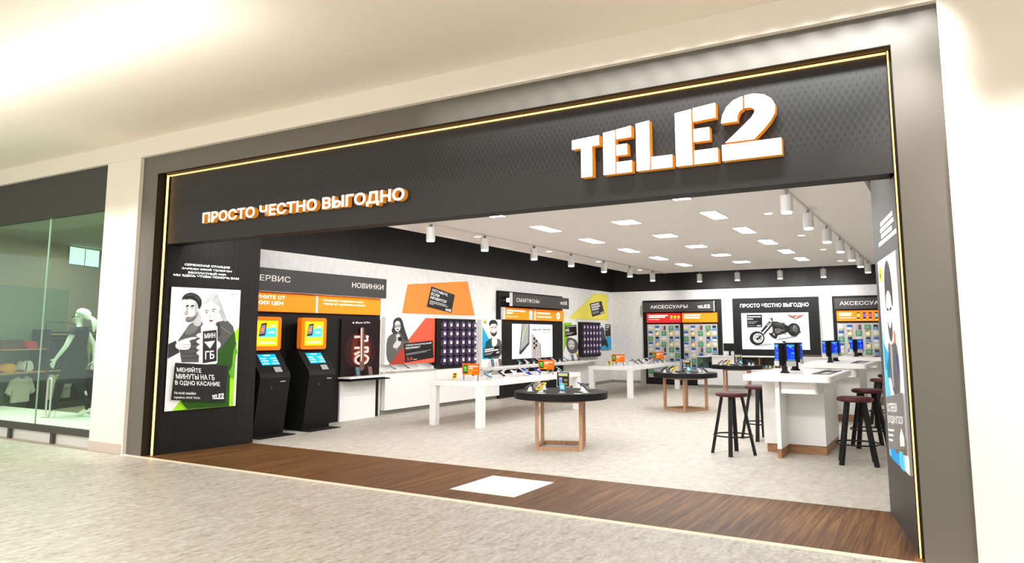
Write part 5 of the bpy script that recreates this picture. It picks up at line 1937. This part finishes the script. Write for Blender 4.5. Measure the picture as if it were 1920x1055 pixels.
pel = node((0.0, 0, .88), (.13, .10))
wai = node((-.005, 0, 1.04), (.105, .085), pel)
che = node((.01, 0, 1.22), (.125, .10), wai)
sho = node((-.01, 0, 1.355), (.075, .06), che)
nck = node((0.0, 0, 1.43), .043, sho)
jaw = node((.028, 0, 1.50), .060, nck)
sku = node((.0, 0, 1.575), (.085, .085), jaw)
crn = node((-.015, 0, 1.635), .062, sku)
for sd, (el, wr, ha) in ((1, ((.06, .215, 1.10), (.20, .20, .93), (.245, .19, .86))), (-1, ((-.13, -.215, 1.12), (-.155, -.20, .90), (-.16, -.19, .82)))):
    a = node((-.01, .165 * sd, 1.335), .052, sho)
    e = node(el, .038, a)
    w_ = node(wr, .026, e)
    h = node(ha, (.036, .018), w_)
    # four fingers and a thumb
    d = (Vector(ha) - Vector(wr)).normalized()
    fwd = Vector((.0, -sd * .2, 0)) + Vector((d.z * -1, 0, d.x)) * 1.0
    fwd.normalize()
    for q, ln in ((-.03, .075), (-.01, .085), (.01, .082), (.03, .065)):
        f0 = node(tuple(Vector(ha) + d * .03 + fwd * q), .0095, h)
        f1 = node(tuple(Vector(ha) + d * (.03 + ln * .55) + fwd * q * 1.25), .0085, f0)
        node(tuple(Vector(ha) + d * (.03 + ln) + fwd * q * 1.2 + Vector((-.008, -sd * .012, 0))), .007, f1)
    t0 = node(tuple(Vector(ha) + fwd * .045 - d * .005), .010, h)
    node(tuple(Vector(ha) + fwd * .075 + d * .03), .008, t0)
for sd, kn, an, toe in ((1, (.20, .09, .50), (.275, .085, .115), (.42, .09, .035)), (-1, (-.02, -.09, .49), (-.175, -.09, .125), (-.045, -.09, .035))):
    h = node((.01, .085 * sd, .82), .085, pel)
    k = node(kn, .054, h)
    c = node(tuple((Vector(kn) * .6 + Vector(an) * .4) + Vector((-.015, 0, 0))), .048, k)
    a = node(an, .030, c)
    node(toe, (.032, .018), a)
bodyo = skin_mesh('body', P, E, Rr, M_SKIN, mq)
# face: nose, glasses
mb = MB()
mb.tube([(.095, 0, 1.545), (.125, 0, 1.505), (.095, 0, 1.50)], [.012, .014, .006], M_SKIN, 8)
mb.tube([(.075, -.02, 1.475), (.085, 0, 1.472), (.075, .02, 1.475)], [.006, .009, .006], M_SKIN, 6)
mb.build('face', mq)
mb = MB()
for sd in (-1, 1):
    mb.tube([(.085, .075 * sd, 1.56), (.0, .098 * sd, 1.562), (-.05, .095 * sd, 1.562)], .006, M_BLACK, 6)
mb.tube([(.085, -.075, 1.56), (.108, -.035, 1.558), (.110, 0, 1.558), (.108, .035, 1.558), (.085, .075, 1.56)], [.012, .018, .012, .018, .012], M_BLACK, 8)
mb.build('glasses', mq)
# hair: cap and pony tail
hp = [(.06, 0, 1.61), (-.03, 0, 1.645), (-.11, 0, 1.60), (-.14, 0, 1.53), (-.175, 0, 1.545), (-.225, 0, 1.50), (-.245, 0, 1.40), (-.225, 0, 1.31)]
skin_mesh('hair', hp, [(i, i + 1) for i in range(7)], [(.075, .06), (.10, .075), (.10, .075), (.045, .045), (.03, .03), (.05, .05), (.045, .045), (.012, .012)], M_SKIN, mq)
# dress over the torso down to the knees, then close fitting leggings
prof = [(1.40, -.01, .085, .10), (1.375, -.012, .10, .165), (1.33, 0, .125, .185), (1.25, .015, .145, .17), (1.18, .01, .135, .155), (1.06, 0, .115, .13), (.98, 0, .135, .15), (.86, .0, .155, .175), (.72, .045, .165, .175), (.60, .07, .17, .175), (.52, .075, .175, .175)]
mb = MB()
n = 28
vs, fs2 = [], []
for z, cx_, rx, ry in prof:
    for k in range(n):
        a = 2 * PI * k / n
        wv = 1 + (.04 * math.sin(5 * a) if z < .8 else 0)
        vs.append((cx_ + rx * wv * math.cos(a), ry * wv * math.sin(a), z))
for i in range(len(prof) - 1):
    for k in range(n):
        l = (k + 1) % n
        fs2.append((i * n + k, (i + 1) * n + k, (i + 1) * n + l, i * n + l))
mb.add(vs, fs2, M_DRESS, True)
for sd in (-1, 1):
    mb.tube([(-.01, .12 * sd, 1.365), (-.01, .175 * sd, 1.335), (.0, .195 * sd, 1.27)], [.05, .066, .062], M_DRESS, 14, cap=False)
mb.build('dress', mq)
for sd, pts in ((1, [(.12, .088, .66), (.20, .09, .50), (.225, .088, .35), (.272, .086, .14), (.285, .086, .10)]), (-1, [(-.01, -.088, .66), (-.02, -.09, .49), (-.085, -.09, .33), (-.172, -.09, .15), (-.165, -.09, .10)])):
    MB().tube(pts, [.08, .064, .056, .042, .036], M_DRESS, 14).build('legging', mq)
for sd, hx, tx in ((1, .27, .46), (-1, -.19, .0)):
    mb = MB()
    y = .088 * sd
    mb.tube([(hx - .03, y, .10), (hx + .05, y, .075), (hx + .13, y, .03), (tx, y, .014)], [.030, .033, .036, .016], M_WHITE2, 10)
    mb.tube([(hx - .035, y, .09), (hx - .03, y, .002)], [.012, .007], M_WHITE2, 8)
    mb.build('shoe', mq)

# clutch bag ring: pale oval handle in front of the mannequin, cyan bag by the pillar
hd = MB()
ov = []
for k in range(28):
    a = 2 * PI * k / 28
    ov.append((.05 * math.cos(a), 0, .62 + (.22 if math.sin(a) > 0 else -.22) * 1 + .05 * math.sin(a)))
ovr = []
dh = thing('door_handle', 'pale upright loop handle on the glass in front of the mannequin', 'handle', (-11.02, .02, .0))
FH = frame((-10.98, .005, 0), (1, 0, 0), (0, 0, 1))
MB(FH).tube([(p[0], p[2], 0) for p in ov], .012, mat((196, 206, 192), .35, metal=.3), 8, closed=True).build('loop', dh, True)
mb = MB(FH)
mb.tube([(.05, .80, 0), (.05, .80, -.02)], .008, M_STEEL, 6)
mb.tube([(.05, .45, 0), (.05, .45, -.02)], .008, M_STEEL, 6)
mb.build('fixing', dh, True)
cy_ = thing('shoulder_bag', 'bright cyan bag on the platform beside the white pillar', 'bag', (-10.45, .55, .215))
mb = MB(frame((-10.45, .55, .215), (1, 0, 0), (0, 0, 1)))
mb.prism(chaikin([(-.13, .0), (.25, .0), (.22, .2), (.05, .17)], 1), -.06, .06, mat((0, 190, 200), .5))
mb.build('body', cy_, True)
MB(frame((-10.45, .40, .215), (1, 0, 0), (0, 0, 1))).prism(chaikin([(-.22, 0), (.1, 0), (.08, .05), (-.1, .04)], 1), -.04, .04, M_WHITE2).build('wrap', cy_, True)

bpy.context.view_layer.update()
